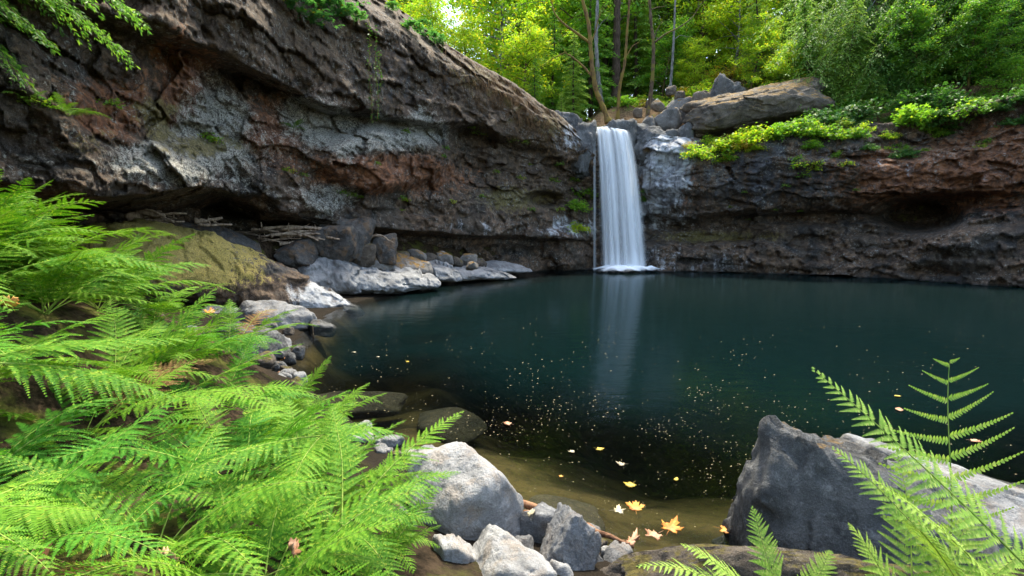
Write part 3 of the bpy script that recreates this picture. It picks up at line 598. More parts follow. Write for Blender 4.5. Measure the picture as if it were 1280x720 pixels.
rock("small pale pebble wedged beside the tan stone under the ferns", 'granite', (519, 671, 549, 702), 2.62, 0.14, 31, sink=0.3, sub=4)
rock("dark purple-grey stone in the shade of the bottom ferns", 'darkrock', (470, 640, 530, 696), 2.7, 0.4, 37, sink=0.5, sub=5)
rock("small blue stone filling the gap behind the angular grey boulder", 'bluegrey', (638, 672, 668, 696), 2.72, 0.12, 41, sink=0.5, sub=4)
rock("tiny grey stone poking above the water behind the fern tips", 'bluegrey', (432, 530, 466, 552), 4.55, 0.22, 43, sink=0.8, sub=4)
rock("long brown mossy slab along the bottom edge", 'brownrock', (700, 668, 1130, 800), 2.45, 0.55, 47, sink=0.2, sub=6, power=14, rough=0.07, rz=0.1)
# the big dark boulder on the right: its own facets (normal, distance)
heroP = [(-0.10, -0.90, 0.38, 0.50), (0.24, 0.10, 0.95, 0.62), (-0.95, -0.1, 0.22, 0.90), (0.3, 1, 0.1, 0.9), (1, 0, 0.1, 1.2), (-0.75, -0.65, 0.1, 0.90), (0.40, -0.45, 0.80, 0.60), (0, 0, -1, 0.8), (-0.6, 0.5, 0.35, 0.92), (0.25, -0.95, 0.05, 0.70)]
rock("massive dark angular boulder with a brown mossy peak at the right of the pool", 'darkrock', (900, 514, 1230, 770), 3.1, 1.2, 53, sink=0.15, sub=6, power=24, rough=0.045, planes=heroP, facet=0.10)
rock("sunlit face of the massive dark boulder sloping to the right edge, added as a paler rock", 'sunlit_face', (1040, 566, 1440, 760), 3.45, 1.5, 55, sink=0.1, sub=6, power=30, rough=0.05, facet=.08, planes=[(0.40, 0.12, 0.93, 0.50), (0.30, -0.55, 0.80, 0.60), (-1, 0, 0.2, 0.95), (1, 0, 0.1, 1.1), (0, 1, 0.1, 0.9), (0.1, -0.95, 0.2, 0.72), (0, 0, -1, 0.9)])  # added rock: the boulder's sunlit top face as a paler body
for i, (u, v, Y, sz) in enumerate([(500, 706, 2.5, 26), (528, 690, 2.62, 16), (612, 690, 2.62, 17), (650, 700, 2.6, 14), (700, 716, 2.45, 18), (560, 738, 2.3, 22), (742, 700, 2.75, 15), (632, 668, 2.9, 12), (516, 655, 2.9, 18), (490, 676, 2.7, 20), (760, 690, 2.85, 10), (612, 660, 3.0, 12)]):
    rock("small grey stone packed among the foreground boulders", 'granite' if i % 3 else 'bluegrey', (u - sz, v - sz * .7, u + sz, v + sz * .7), Y, sz / 640 * Y * 1.6, 700 + i, sink=.5, sub=4, facet=.05, group="small stones packed among the foreground boulders", name="stone", cat="stone")
rp = random.Random(12)
for i in range(46):
    f = rp.random(); x = -1.5 + 2.2 * f + rp.uniform(-.15, .15); y = np.interp(x, [-2.2, -.9, -.3, .6, 1.6], [5.8, 4.5, 3.9, 3.05, 3.05]) - rp.uniform(-.12, .55); sz = .03 + .075 * rp.random() ** 2
    d, f_ = ICO[4]; vv = stone_verts(d, 900 + i, 12, 14, .05, facet=.05) * np.array([sz * rp.uniform(.9, 1.4), sz, sz * .7])
    o = link("pebble", mesh("pebble", vv, f_, M[['granite', 'bluegrey', 'brownrock', 'bluegrey'][i % 4]]), loc=(x, y, gz(x, y) + sz * .2), rot=(0, 0, rp.uniform(0, 6))); tag(o, "fist-sized stone on the muddy bank among the foreground boulders", "stone", "stones on the muddy bank among the foreground boulders")
# left bank, by the water
rb = random.Random(4)
for i in range(22):
    f = rb.random(); u = 362 - 120 * f * rb.random() + rb.uniform(-8, 14); v = 398 + 95 * rb.random(); Y = atw(u, v, .12)[1]; sz = rb.uniform(6, 17)
    rock("rough stone lying on the bank between the ferns and the pointed slab", ['brownrock', 'bluegrey', 'darkrock'][i % 3], (u - sz, v - sz * .7, u + sz, v + sz * .6), Y, sz / 640 * Y * 1.7, 740 + i, sink=.6, sub=4, group="rough stones on the left bank", name="stone", cat="stone")
rock("pointed blue-grey slab reaching into the pool below the mossy slab", 'bluegrey', (288, 374, 394, 414), 10.4, 1.2, 59, sink=0.8, sub=5, power=20, tilt=(0, 0.25))
rock("rounded grey rock on the bank behind the pointed slab", 'bluegrey', (225, 380, 318, 412), 10.9, 1.2, 60, sink=0.8, sub=5)
rock("tilted boulder with a brown mossy top above the red-brown log end", 'darkrock', (258, 400, 350, 478), 7.5, 1.0, 61, sink=0.3, sub=6, power=26, tilt=(0.2, -0.4), nplanes=9)
rock("brown rounded rock beside the tilted mossy boulder", 'brownrock', (222, 408, 300, 442), 8.0, 0.7, 67, sink=0.6, sub=5)
rock("smooth blue-grey stone lying left of the brown rounded rock", 'bluegrey', (198, 404, 244, 436), 8.4, 0.6, 71, sink=0.5, sub=5)
rock("brown mossy hump among the ferns at the foot of the slab", 'brownrock', (140, 388, 215, 452), 7.6, 1.2, 73, sink=0.6, sub=5)
rock("pinkish flat stone under the fern frond near the log end", 'granite', (222, 440, 290, 482), 6.9, 0.6, 79, sink=0.4, sub=5)
rock("flat brown stone just breaking the surface off the pointed slab", 'darkrock', (384, 400, 420, 408), 10.3, 0.5, 81, sink=1.5, sub=4)
def sunken(label, u, v, size, ztop, seed):
    d, f = ICO[4]; vv = stone_verts(d, seed, 12, 14, 0.06) * np.array(size); c = atw(u, v, ztop); c[2] = ztop - size[2]
    o = link("sunken_rock", mesh("sunken_rock", vv, f, M['sunken']), loc=c); tag(o, label, "rock")
sunken("sunken brown rock under the shallow water near the ferns", 432, 492, (0.8, 0.5, 0.18), -0.30, 83)
sunken("flat sunken brown rock behind the angular grey boulder", 690, 640, (0.42, 0.3, 0.10), -0.26, 85)
sunken("sunken rock under the water beyond the pale granite boulder", 560, 520, (0.5, 0.4, 0.14), -0.42, 86)
# mossy slab: a long tilted body, moss and dark lichen patches laid by place
def slab_tint(P):
    d = P - CAM; f = CP * d[:, 1] - SP * d[:, 2]; u = 640 + 640 * d[:, 0] / f; v = 360 - 640 * (SP * d[:, 1] + CP * d[:, 2]) / f
    A = np.zeros((len(P), 4)); B = np.zeros((len(P), 4)); A[:, 3] = B[:, 3] = 1
    e = np.clip(np.interp(u, [100, 260, 320, 385], [0.95, 0.95, 0.7, 0.0]), 0, 1) * (1 - sstep(-6, 26, v - np.interp(u, [100, 250, 380], [335, 352, 345])))
    A[:, 2] = e; B[:, 0] = 0.75 * sstep(-10, 12, v - np.interp(u, [100, 250, 380], [318, 335, 345])) * (1 - sstep(300, 380, u)); B[:, 1] = 0.8 * sstep(330, 400, u) * sstep(340, 360, v)
    B[:, 2] = 0.9 * np.exp(-((u - 350) / 34) ** 2 - ((v - 338) / 9) ** 2)
    return {"tint": A, "tintb": B}
slabP = [(0.22, -0.30, 0.93, 0.42), (-0.1, -0.95, 0.25, 0.52), (0.1, 0.9, 0.4, 0.55), (-1, -0.1, 0.3, 1.0), (0.95, -0.1, 0.5, 1.05), (0, 0, -1, 0.6), (0.1, -0.85, -0.55, 0.48), (0.55, -0.75, 0.3, 0.85), (-0.5, -0.6, 0.6, 0.8)]
M['slab_moss'] = rock_mat('slab_moss_rock', (0.07, 0.065, 0.06), (0.19, 0.185, 0.18), (0.36, 0.36, 0.37), scale=1.6, use_attr=True, moss_c=(0.52, 0.42, 0.10), bump=1.2)
def body(name, label, cat, mat, top, foot, thick, seed, n=120, m=64, rough=0.1, group=None, tint=None):
    """an elongated rock body lofted along a spine: top[i], foot[i] are world points of the crest and the visible foot"""
    top = np.array(top); foot = np.array(foot); k = len(top); q = np.linspace(0, k - 1, n)
    ip = lambda A: np.stack([np.interp(q, np.arange(k), A[:, j]) for j in range(3)], -1)
    T, Fo = ip(top), ip(foot); thick = np.interp(q, np.arange(k), thick)
    kern = np.ones(13) / 13
    sm = lambda A: np.stack([np.convolve(np.pad(A[:, j], 6, mode='edge'), kern, 'valid') for j in range(3)], -1)
    T, Fo = sm(T), sm(Fo)
    axis = T[-1] - T[0]; axis[2] = 0; axis /= np.linalg.norm(axis); back = np.array([-axis[1], axis[0], 0]); back *= np.sign(back[1]) or 1
    a = np.linspace(0, 2 * np.pi, m, endpoint=False)
    ca, sa_ = np.cos(a), np.sin(a)
    sq = lambda x, p: np.sign(x) * np.abs(x) ** p
    C = (T + Fo) / 2 + back * thick[:, None] / 2; H = (T[:, 2] - Fo[:, 2]) / 2; dpt = thick / 2 + 0.0
    ends = np.clip(np.minimum(np.arange(n), np.arange(n)[::-1]) / 9.0, 0, 1); es = np.sqrt(1 - (1 - ends) ** 2) * 0.999 + 0.001
    P = C[:, None] + (sq(sa_, 0.75)[None] * (H * es)[:, None])[..., None] * np.array([0, 0, 1]) + (sq(ca, 0.75)[None] * (dpt * es)[:, None])[..., None] * back
    # lean the crest backwards
    P = P + ((sq(sa_, 0.75)[None] * (thick * 0.16 * es)[:, None])[..., None]) * back
    nn = P - C[:, None]; nn /= np.linalg.norm(nn, axis=-1)[..., None] + 1e-6
    disp = rough * (1.0 * fbm(P * 0.8 + seed, 4, s=seed) + 0.9 * ridged(P * np.array([1.6, 1.6, 2.4]) + seed, 5, 0.55, s=seed + 1) + 0.25 * fbm(P * 7, 3, s=seed + 2))
    disp = disp + rough * (1.5 * facets(P * np.array([0.9, 0.9, 1.6]) + seed, seed + 60) + 0.8 * facets(P * np.array([2.3, 2.3, 3.4]) + seed, seed + 70) + 0.25 * facets(P * 6 + seed, seed + 80))
    P = P + nn * (disp * es[:, None])[..., None]
    V = P.reshape(-1, 3); i = np.arange(n - 1)[:, None] * m; j = np.arange(m)[None]; j2 = (j + 1) % m
    f = np.stack([i + j, i + j2, i + m + j2, i + m + j], -1).reshape(-1, 4)
    base = np.array([V[:, 0].mean(), V[:, 1].mean(), V[:, 2].min()])
    o = link(name, mesh(name, V - base, f, M[mat], attrs=tint(V) if tint else None), loc=base); tag(o, label, cat, group); return o
body("mossy_slab", "huge tilted slab covered in ochre moss sloping down to a pale grey toe in the pool", "rock", 'slab_moss',
     [at(96, 300, 9.6), at(125, 282, 9.8), at(200, 273, 10.5), (at(270, 292, 11.4)), at(330, 316, 12.2), at(385, 342, 12.9), at(440, 375, 13.4), at(455, 386, 13.5)],
     [at(96, 360, 9.4), at(125, 372, 9.5), at(200, 378, 10.0), at(270, 386, 10.9), at(330, 392, 11.9), at(385, 398, 12.6), at(440, 394, 13.2), at(455, 394, 13.4)],
     [2.2, 2.4, 2.4, 2.2, 2.0, 1.8, 1.2, 0.6], 91, n=200, m=110, rough=0.085, tint=slab_tint)
body("ledge_rock", "long dark flat rock lying behind the mossy slab under the overhang", "rock", 'boulder',
     [at(190, 276, 12.6), at(225, 271, 12.8), at(270, 281, 13.4), at(318, 297, 14.0), at(328, 304, 14.2)], [at(190, 300, 12.4), at(225, 305, 12.6), at(270, 310, 13.2), at(318, 322, 13.8), at(328, 322, 14)],
     [1.0, 1.2, 1.2, 1.0, 0.6], 93, rough=0.07)
body("ledge_rock", "long pale ledge at the waterline below the dusky boulders", "rock", 'ledge',
     [at(375, 326, 14.4), at(420, 322, 15.0), at(470, 333, 15.6), at(520, 341, 16.4), at(555, 347, 17.0)], [at(375, 368, 14.0), at(420, 372, 14.4), at(470, 371, 14.9), at(520, 366, 15.8), at(555, 359, 16.6)],
     [2.6, 2.8, 2.6, 2.0, 1.0], 95, n=160, m=80, rough=0.11)
body("ledge_rock", "flat ochre-topped ledge resting on the long pale ledge", "rock", 'ochre',
     [at(448, 318, 16.6), at(470, 314, 16.8), at(510, 319, 17.4), at(545, 326, 18.0)], [at(448, 335, 16.0), at(470, 342, 16.2), at(510, 348, 16.8), at(545, 346, 17.4)], [2.2, 2.4, 2.2, 1.4], 97, rough=0.08)
body("ledge_rock", "pale wedge of ledge with a split, third along the waterline", "rock", 'ledge',
     [at(543, 330, 18.4), at(560, 331, 18.7), at(578, 337, 19.0)], [at(543, 352, 17.6), at(560, 354, 17.9), at(578, 353, 18.2)], [1.8, 1.8, 1.4], 99, rough=0.07)
body("ledge_rock", "broad pale ledge dipping into the pool beyond the split wedge", "rock", 'ledge',
     [at(572, 334, 19.4), at(600, 331, 19.9), at(630, 338, 20.4), at(648, 346, 20.6)], [at(572, 354, 18.8), at(600, 353, 19.2), at(630, 351, 19.8), at(648, 348, 20.2)], [2.2, 2.2, 1.6, 0.8], 101, rough=0.07)
body("ledge_rock", "low rounded pale ledge farthest along the bank, nearest the waterfall", "rock", 'ledge',
     [at(604, 331, 21.6), at(625, 327, 21.9), at(650, 330, 22.2), at(668, 336, 22.4)], [at(604, 342, 21.2), at(625, 343, 21.4), at(650, 343, 21.7), at(668, 341, 22.0)], [1.8, 2.0, 1.6, 0.8], 103, rough=0.05)
rock("rounded brown-grey boulder with orange spots in front of the darker domed one", 'boulder', (394, 281, 447, 328), 15.6, 1.2, 105, sink=0.2, sub=5, power=14)
rock("dark domed boulder, highest of the cluster behind the pale ledge", 'boulder', (404, 271, 468, 322), 16.3, 1.4, 107, sink=0.2, sub=5, power=14)
rock("squat dark boulder at the left of the dusky cluster", 'boulder', (348, 297, 397, 330), 15.0, 1.1, 109, sink=0.3, sub=5)
rock("small grey boulder with a pale stick lying on it", 'boulder', (464, 291, 497, 322), 16.9, 0.8, 111, sink=0.3, sub=5)
rock("brown angular stone between the dusky boulders and the ochre ledge", 'brownrock', (440, 304, 472, 328), 16.2, 0.7, 113, sink=0.3, sub=4)
for i, (u, v, s_) in enumerate([(502, 319, 10), (520, 318, 13), (537, 321, 10), (556, 320, 12), (570, 325, 9), (584, 324, 13), (600, 327, 9), (486, 322, 8), (530, 326, 8), (590, 331, 8)]):
    rock("brown rubble stone lying on the bank behind the pale ledges", 'ochre' if i % 2 else 'brownrock', (u - s_, v - s_ * 0.55, u + s_, v + s_ * 0.6), 18.6 + 0.35 * i % 3, 0.5, 120 + i, sink=0.3, sub=4, group="brown rubble behind the pale ledges", name="rubble_stone", cat="stone")
# above the falls
rock("long tilted brown slab resting on the cliff edge right of the waterfall", 'toprock', (855, 92, 1040, 166), 26.4, 2.6, 141, sink=0.1, sub=6, power=11, rough=.10, facet=.12, tilt=(0.1, 0), planes=[(-0.32, -0.25, 0.9, 0.42), (0.1, -0.9, -0.35, 0.5), (-0.95, -0.1, -0.1, 1.0), (1, 0, 0.2, 1.0), (0.35, -0.2, -0.9, 0.40), (0, 1, 0.1, 0.8), (-0.5, -0.8, 0.3, 0.75), (0.3, -0.7, 0.6, 0.66)])
rock("grey block standing behind the left end of the tilted brown slab", 'greytop', (882, 92, 930, 140), 28.8, 1.5, 143, sink=0.4, sub=5, nplanes=12, power=14, rough=.09, facet=.14, tilt=(.1, .35))
rock("pointed grey-brown stone leaning at the foot of the grey block", 'toprock', (860, 116, 886, 148), 28.2, 0.9, 145, sink=0.2, sub=4, nplanes=8, power=26)
rock("mossy yellow boulder leaning between the bare trees and the tilted slab", 'ochre', (832, 122, 864, 152), 28.6, 1.0, 147, sink=0.2, sub=4)
rock("pale boulder with a mossy top below the mossy yellow one", 'ochre', (816, 136, 852, 164), 27.8, 1.0, 149, sink=0.2, sub=4)
rock("small mossy stone at the foot of the dark bare tree", 'ochre', (802, 144, 820, 160), 27.6, 0.6, 151, sink=0.3, sub=4)
rock("long dark wet ledge rock beside the lip of the waterfall", 'greytop', (746, 149, 802, 186), 27.0, 2.2, 153, sink=0.8, sub=5, power=8, rough=0.09, facet=.12)
rock("dark wet ledge rock right of the longer one at the lip", 'greytop', (786, 153, 842, 190), 27.0, 1.9, 154, sink=0.8, sub=5, power=8, rough=0.09, facet=.12)
rock("small dark wet rock right of the ledge beside the lip", 'greytop', (824, 162, 846, 180), 26.6, 0.9, 155, sink=0.8, sub=4, power=8, rough=.09)
rock("grey knob beside the trickle right of the waterfall", 'greytop', (846, 153, 868, 180), 26.6, 0.9, 157, sink=0.6, sub=4, power=8, rough=.09)
rock("rounded grey rock at the left shoulder of the waterfall", 'greytop', (704, 150, 746, 204), 26.1, 1.9, 159, sink=0.5, sub=5, power=7, rough=.10, facet=.12)
rock("flat grey rock above the left shoulder of the waterfall", 'greytop', (682, 141, 728, 178), 26.9, 2.2, 161, sink=0.6, sub=5, power=7, rough=.10, facet=.12)
for i, (u, v, s_) in enumerate([(870, 128, 9), (850, 118, 7), (822, 130, 8), (880, 118, 6), (796, 140, 6), (838, 112, 6), (855, 158, 7), (868, 158, 6), (812, 128, 6)]):
    rock("small stone scattered on the slope above the waterfall", 'toprock', (u - s_, v - s_ * 0.7, u + s_, v + s_ * 0.8), 28.4 + 0.2 * i, 0.6, 170 + i, sink=0.4, sub=4, group="stones on the slope above the waterfall", name="stone", cat="stone")

# ------------------------------------------------------------------ ferns
def unit(a): return a / (np.linalg.norm(a, axis=-1, keepdims=True) + 1e-9)
def frond_geo(g, gs, P0, P1, arch, width, npin=24, npl=13, stipe=0.18, roll=0.0, seed=0, droop=0.25, pinw=1.0, sparse=1.0, up=(0, 0, 1), fwd=0.45, lance=1.0, fq=0.35):
    """one twice-divided frond along a bent rachis from P0 to P1; g collects leaflets, gs the stalk"""
    rg = np.random.default_rng(seed)
    P0 = np.array(P0, float); P1 = np.array(P1, float); up = np.array(up, float)
    L = np.linalg.norm(P1 - P0); mid = (P0 + P1) / 2 + up * arch * L
    mid = P0 * 0.45 + P1 * 0.55 + up * arch * L
    t = np.linspace(0, 1, 40)[:, None]
    C = (1 - t) ** 2 * P0 + 2 * t * (1 - t) * mid + t ** 2 * P1
    wob = unit(np.cross(P1 - P0, up)) * L * 0.02 * np.sin(t * 5 + seed); C = C + wob
    T = unit(np.gradient(C, axis=0))
    S = unit(np.cross(T, up + 0.001)); N = np.cross(S, T)
    cr, sr = math.cos(roll), math.sin(roll); S2 = S * cr + N * sr; N2 = -S * sr + N * cr
    gs.tube(C[:-1], np.interp(np.linspace(0, 1, 39), [0, 1], [0.0045, 0.0012]) * (0.6 + 0.5 * L), 5)
    tt = stipe + (0.985 - stipe) * np.linspace(0, 1, npin) ** 0.92
    for side in (-1, 1):
        ts = np.clip(tt + (0.008 * side) + rg.normal(0, 0.004, npin), 0.02, 0.99)
        f = ts * 39; k = np.clip(f.astype(int), 0, 38); fr = (f - k)[:, None]
        ip = lambda A: A[k] * (1 - fr) + A[k + 1] * fr
        c, T_, S_, N_ = ip(C), unit(ip(T)), unit(ip(S2)), unit(ip(N2))
        q = (ts - stipe) / (1 - stipe)
        Lp = width * np.minimum(0.62 + 1.3 * q, 1.0) * np.clip(1 - q, 0.02, 1) ** (0.72 * lance) * rg.uniform(0.9, 1.08, npin)
        fw = fwd + fq * q + rg.normal(0, 0.05, npin)
        D = unit(S_ * side + T_ * fw[:, None] + N_ * rg.normal(0.05, 0.08, npin)[:, None])
        # points along each pinna, bending down and forward
        s_ = (np.arange(npl) + 0.6) / npl
        dr = droop * rg.uniform(0.5, 1.4, npin)
        cen = c[:, None] + D[:, None] * (Lp[:, None] * s_)[..., None] + (-up)[None, None] * (dr[:, None] * Lp[:, None] * s_ ** 2)[..., None] + T_[:, None] * (0.10 * Lp[:, None] * s_ ** 2)[..., None]
        tan = unit(D[:, None] + (-up)[None, None] * (2 * dr[:, None] * s_)[..., None] + T_[:, None] * (0.2 * s_)[None, :, None])
        nor = unit(np.cross(tan, np.broadcast_to(T_[:, None], tan.shape)) * -side)
        lat = unit(np.cross(nor, tan))
        step = Lp / npl
        pl = (0.17 * pinw * width * np.clip(1.08 - s_, 0.08, 1) ** 0.75)[None, :] * np.clip(Lp / width, 0.3, 1)[:, None] ** 0.8   # leaflet length
        pl = np.maximum(pl, 0.0015)
        hw = (step[:, None] * 0.50) * np.ones_like(pl)
        for ps in (-1, 1):
            o = cen + tan * (0.05 * step)[:, None, None] * 0
            dirn = unit(lat * ps + tan * 0.42 + nor * rg.normal(-0.06, 0.12, pl.shape)[..., None])
            a = o - tan * hw[..., None] * 0.9
            b = o + tan * hw[..., None] * 0.9
            m1 = o + dirn * (pl * 0.55)[..., None] - tan * (hw * 0.75)[..., None]
            m2 = o + dirn * (pl * 0.55)[..., None] + tan * (hw * 0.75)[..., None]
            tip = o + dirn * pl[..., None] - nor * (0.10 * pl)[..., None]
            V = np.stack([a, m1, tip, m2, b], 2).reshape(-1, 3); n = pl.size
            i = np.arange(n)[:, None] * 5
            g.add(V, np.concatenate([i + np.array([[0, 1, 3, 4]])], 0)); 
            g.f.append(np.concatenate([i + np.array([[1, 2, 3]]) + (g.n - len(V)), np.full((n, 1), -1)], 1))
        # midrib of each pinna: a thin strip
        A0 = cen[:, 0] - D * (Lp * 0.6 / npl)[:, None]; e = T_ * 0.0012
        B0 = cen[:, -1]; M0 = cen[:, npl // 2]
        V = np.stack([A0 - e, A0 + e, M0 + e * 0.7, M0 - e * 0.7, B0], 1).reshape(-1, 3); i = np.arange(npin)[:, None] * 5
        gs.add(V, i + np.array([[0, 1, 2, 3]])); gs.f.append(np.concatenate([i + np.array([[3, 2, 4]]) + (gs.n - len(V)), np.full((npin, 1), -1)], 1))
def frond_parts(root, origin, *a, mat='fern', **k):
    g, gs = Geo(), Geo(); o = np.array(origin); a = list(a); a[0] = np.array(a[0]) - o; a[1] = np.array(a[1]) - o
    frond_geo(g, gs, *a, **k)
    fo = link("frond", g.mesh("frond", M[mat], smooth=False), root); link("stalk", gs.mesh("stalk", M['rachis']), fo); return fo
# a dozen stock fronds of unit length rising from the origin along +X
STOCK = []
for i in range(12):
    rg = random.Random(100 + i); g, gs = Geo(), Geo()
    el = R([2, 8, 14, 20, 28, 40][i % 6]); ln = 1.0
    frond_geo(g, gs, (0, 0, 0), (math.cos(el) * ln, rg.uniform(-.12, .12), math.sin(el) * ln), [0.30, 0.28, 0.26, 0.24, 0.20, 0.16][i % 6] + rg.uniform(-.03, .05), rg.uniform(0.22, 0.30), npin=rg.randint(19, 23), npl=20, pinw=rg.uniform(.75, .95), stipe=rg.uniform(0.10, 0.22), seed=i, droop=rg.uniform(0.1, 0.35), roll=rg.uniform(-.25, .25))
    STOCK.append((g.mesh("frond", M['fern'], smooth=False), gs.mesh("stalk", M['rachis'])))
def restock(mat, n):
    r = []
    for a, b in STOCK[:n]:
        c = a.copy(); c.materials.clear(); c.materials.append(M[mat]); r.append((c, b))
    return r
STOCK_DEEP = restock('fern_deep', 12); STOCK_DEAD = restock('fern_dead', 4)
def fern_plant(base, size, n, label, group, seed, stock=STOCK, spread=(0, 2 * math.pi), tall=None):
    rg = random.Random(seed); root = empty("fern", base); tag(root, label, "fern", group)
    for k in range(n):
        me, st = rg.choice(stock)
        if stock is not STOCK_DEAD and .5 < size < .9 and rg.random() < .03: me, st = rg.choice(STOCK_DEAD)
        az = spread[0] + (spread[1] - spread[0]) * (k + rg.uniform(-.35, .35)) / n
        sc = size * rg.uniform(0.72, 1.12)
        o = link("frond", me, root, rot=(rg.uniform(-.15, .15), rg.uniform(-.2, .15), az), scale=sc)
        link("stalk", st, o)
    return root
# the mass on the left bank
LB = "ferns massed on the left bank"; LBL = "bright green lady fern crowded among others on the left bank"
spots = []
rgs = random.Random(5)
cu = RNG.uniform(-120, 400, 900); cv = RNG.uniform(420, 800, 900); cd = ray(cu, cv)
TQ = np.arange(0.9, 8, 0.06); PQ = CAM + cd[:, None] * TQ[None, :, None]
under = PQ[..., 2] < ground_z(PQ[..., 0], PQ[..., 1]); hit = under.any(1); PH = PQ[np.arange(900), under.argmax(1)]
okp = hit & (PH[:, 1] < 6.2) & (PH[:, 1] > 0.95) & (shore_dist(PH[:, 0], PH[:, 1]) > 0.6)
for pnt in PH[okp]:
    if any((pnt[0] - q[0]) ** 2 + (pnt[1] - q[1]) ** 2 < (0.40 + 0.07 * pnt[1]) ** 2 for q in spots): continue
    spots.append(pnt)
    if len(spots) >= 25: break
for i, q in enumerate(spots):
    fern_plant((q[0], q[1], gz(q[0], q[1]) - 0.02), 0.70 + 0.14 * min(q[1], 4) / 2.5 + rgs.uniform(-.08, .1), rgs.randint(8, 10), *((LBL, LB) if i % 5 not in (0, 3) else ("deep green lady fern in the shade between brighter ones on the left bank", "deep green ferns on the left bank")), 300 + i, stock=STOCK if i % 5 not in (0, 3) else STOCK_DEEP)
# tall plumes at the left edge
for i, (u, v, Y, sz) in enumerate([(-60, 400, 4.0, 1.25), (20, 420, 4.3, 1.2), (-120, 330, 3.6, 1.2), (80, 430, 4.6, .9), (-30, 470, 3.4, 1.15), (150, 425, 5.0, .75), (195, 445, 4.7, .75), (235, 480, 4.4, .8), (130, 450, 4.4, .95), (20, 370, 4.2, .9), (60, 420, 3.7, 1.1), (-40, 540, 2.6, .95), (150, 520, 3.4, .9), (-40, 330, 4.4, 1.15), (0, 330, 4.4, .9), (-90, 380, 3.2, 1.1), (-60, 300, 5.0, 1.2)]):
    q = at(u, v, Y); fern_plant((q[0], q[1], gz(q[0], q[1])), sz, 12, "tall plumed fern rising at the left in front of the mossy slab", "tall ferns before the mossy slab", 400 + i)
for i, (u, v, Y, sz, lab) in enumerate([(448, 690, 2.35, .5, "short fern at the foot of the large pale granite boulder"), (470, 735, 2.1, .45, "little fern before the dark purple-grey stone at the bottom"), (405, 640, 2.7, .6, "bushy fern just left of the large pale granite boulder"), (395, 575, 3.2, .6, "fern at the edge of the bank above the sunken rocks"), (350, 540, 3.6, .6, "fern on the bank below the tilted boulder")]):
    q = at(u, v, Y); fern_plant((q[0], q[1], gz(q[0], q[1]) - .02), sz, 9, lab, None, 470 + i)
# fronds that stand out, each on a small plant of its own
def hero(label, fr, seed, mat='fern'):
    b0 = at(*fr[0]['b']); root = empty("fern", b0); tag(root, label, "fern")
    for i, f in enumerate(fr):
        P0, P1 = at(*f['b']), at(*f['t'])
        frond_parts(root, b0, P0, P1, f.get('arch', 0.12), f['w'], mat=mat, npin=int(f.get('n', 26) * .85), npl=f.get('m', 20), stipe=f.get('st', 0.15), roll=f.get('roll', 0), seed=seed + i, droop=f.get('dr', 0.2), pinw=f.get('pw', .82), fwd=f.get('fwd', 0.45), fq=f.get('fq', 0.35), lance=f.get('la', 1.0), up=f.get('up', (0, 0, 1)))
D_ = dict
hero("fern whose pointed frond leans over the pale granite boulder towards the pool", [D_(b=(430, 660, 2.1), t=(577, 513, 2.6), w=.17, arch=.16), D_(b=(430, 660, 2.1), t=(575, 590, 2.3), w=.14, arch=.22), D_(b=(430, 660, 2.1), t=(418, 508, 2.6), w=.17, arch=.1), D_(b=(430, 660, 2.1), t=(545, 655, 2.0), w=.14, arch=.25), D_(b=(430, 660, 2.1), t=(500, 760, 1.7), w=.16, arch=.3), D_(b=(430, 660, 2.1), t=(330, 600, 2.2), w=.16, arch=.2)], 500)
hero("fern with a long bright frond lying level at the lower left", [D_(b=(330, 720, 1.75), t=(76, 664, 1.6), w=.19, arch=.12, roll=-.55, dr=.05, n=22), D_(b=(330, 720, 1.75), t=(120, 760, 1.45), w=.17, arch=.18), D_(b=(330, 720, 1.75), t=(420, 790, 1.5), w=.17, arch=.25), D_(b=(330, 720, 1.75), t=(470, 700, 1.8), w=.16, arch=.2), D_(b=(330, 720, 1.75), t=(360, 600, 2.0), w=.17, arch=.15)], 520)
hero("fern with one frond held out over the tilted boulder by the pool", [D_(b=(215, 500, 3.4), t=(380, 430, 3.9), w=.22, arch=.10, roll=.3), D_(b=(215, 500, 3.4), t=(402, 497, 3.5), w=.22, arch=.16), D_(b=(215, 500, 3.4), t=(350, 520, 3.0), w=.24, arch=.2)], 540)
hero("fern with a frond raised against the foot of the mossy slab", [D_(b=(140, 470, 4.2), t=(287, 380, 4.8), w=.24, arch=.08, roll=.3), D_(b=(140, 470, 4.2), t=(250, 440, 4.2), w=.24, arch=.15), D_(b=(140, 470, 4.2), t=(190, 372, 4.4), w=.22, arch=.05)], 560)
hero("fern with a broad level frond whose leaflets hang down like a fringe", [D_(b=(-30, 452, 2.1), t=(225, 500, 2.3), w=.24, arch=.12, dr=.55, n=30), D_(b=(-30, 452, 2.1), t=(240, 425, 3.0), w=.26, arch=.08, dr=.2, n=30), D_(b=(-30, 452, 2.1), t=(150, 430, 2.4), w=.24, arch=.12, n=28)], 580)
hero("fern with a pale arching frond sweeping down to the left", [D_(b=(400, 545, 2.5), t=(200, 612, 1.95), w=.2, arch=.16, dr=.35, n=28), D_(b=(400, 545, 2.5), t=(360, 640, 2.0), w=.18, arch=.25), D_(b=(400, 545, 2.5), t=(490, 540, 2.6), w=.16, arch=.2)], 600)
hero("deep green fern with drooping comb-like leaflets at the lower left corner", [D_(b=(-40, 640, 1.5), t=(125, 640, 1.6), w=.2, arch=.12, dr=.6, n=18), D_(b=(-40, 640, 1.5), t=(95, 585, 1.9), w=.2, arch=.1, dr=.4, n=22), D_(b=(-40, 640, 1.5), t=(60, 720, 1.35), w=.18, arch=.12, dr=.6, n=18)], 620)
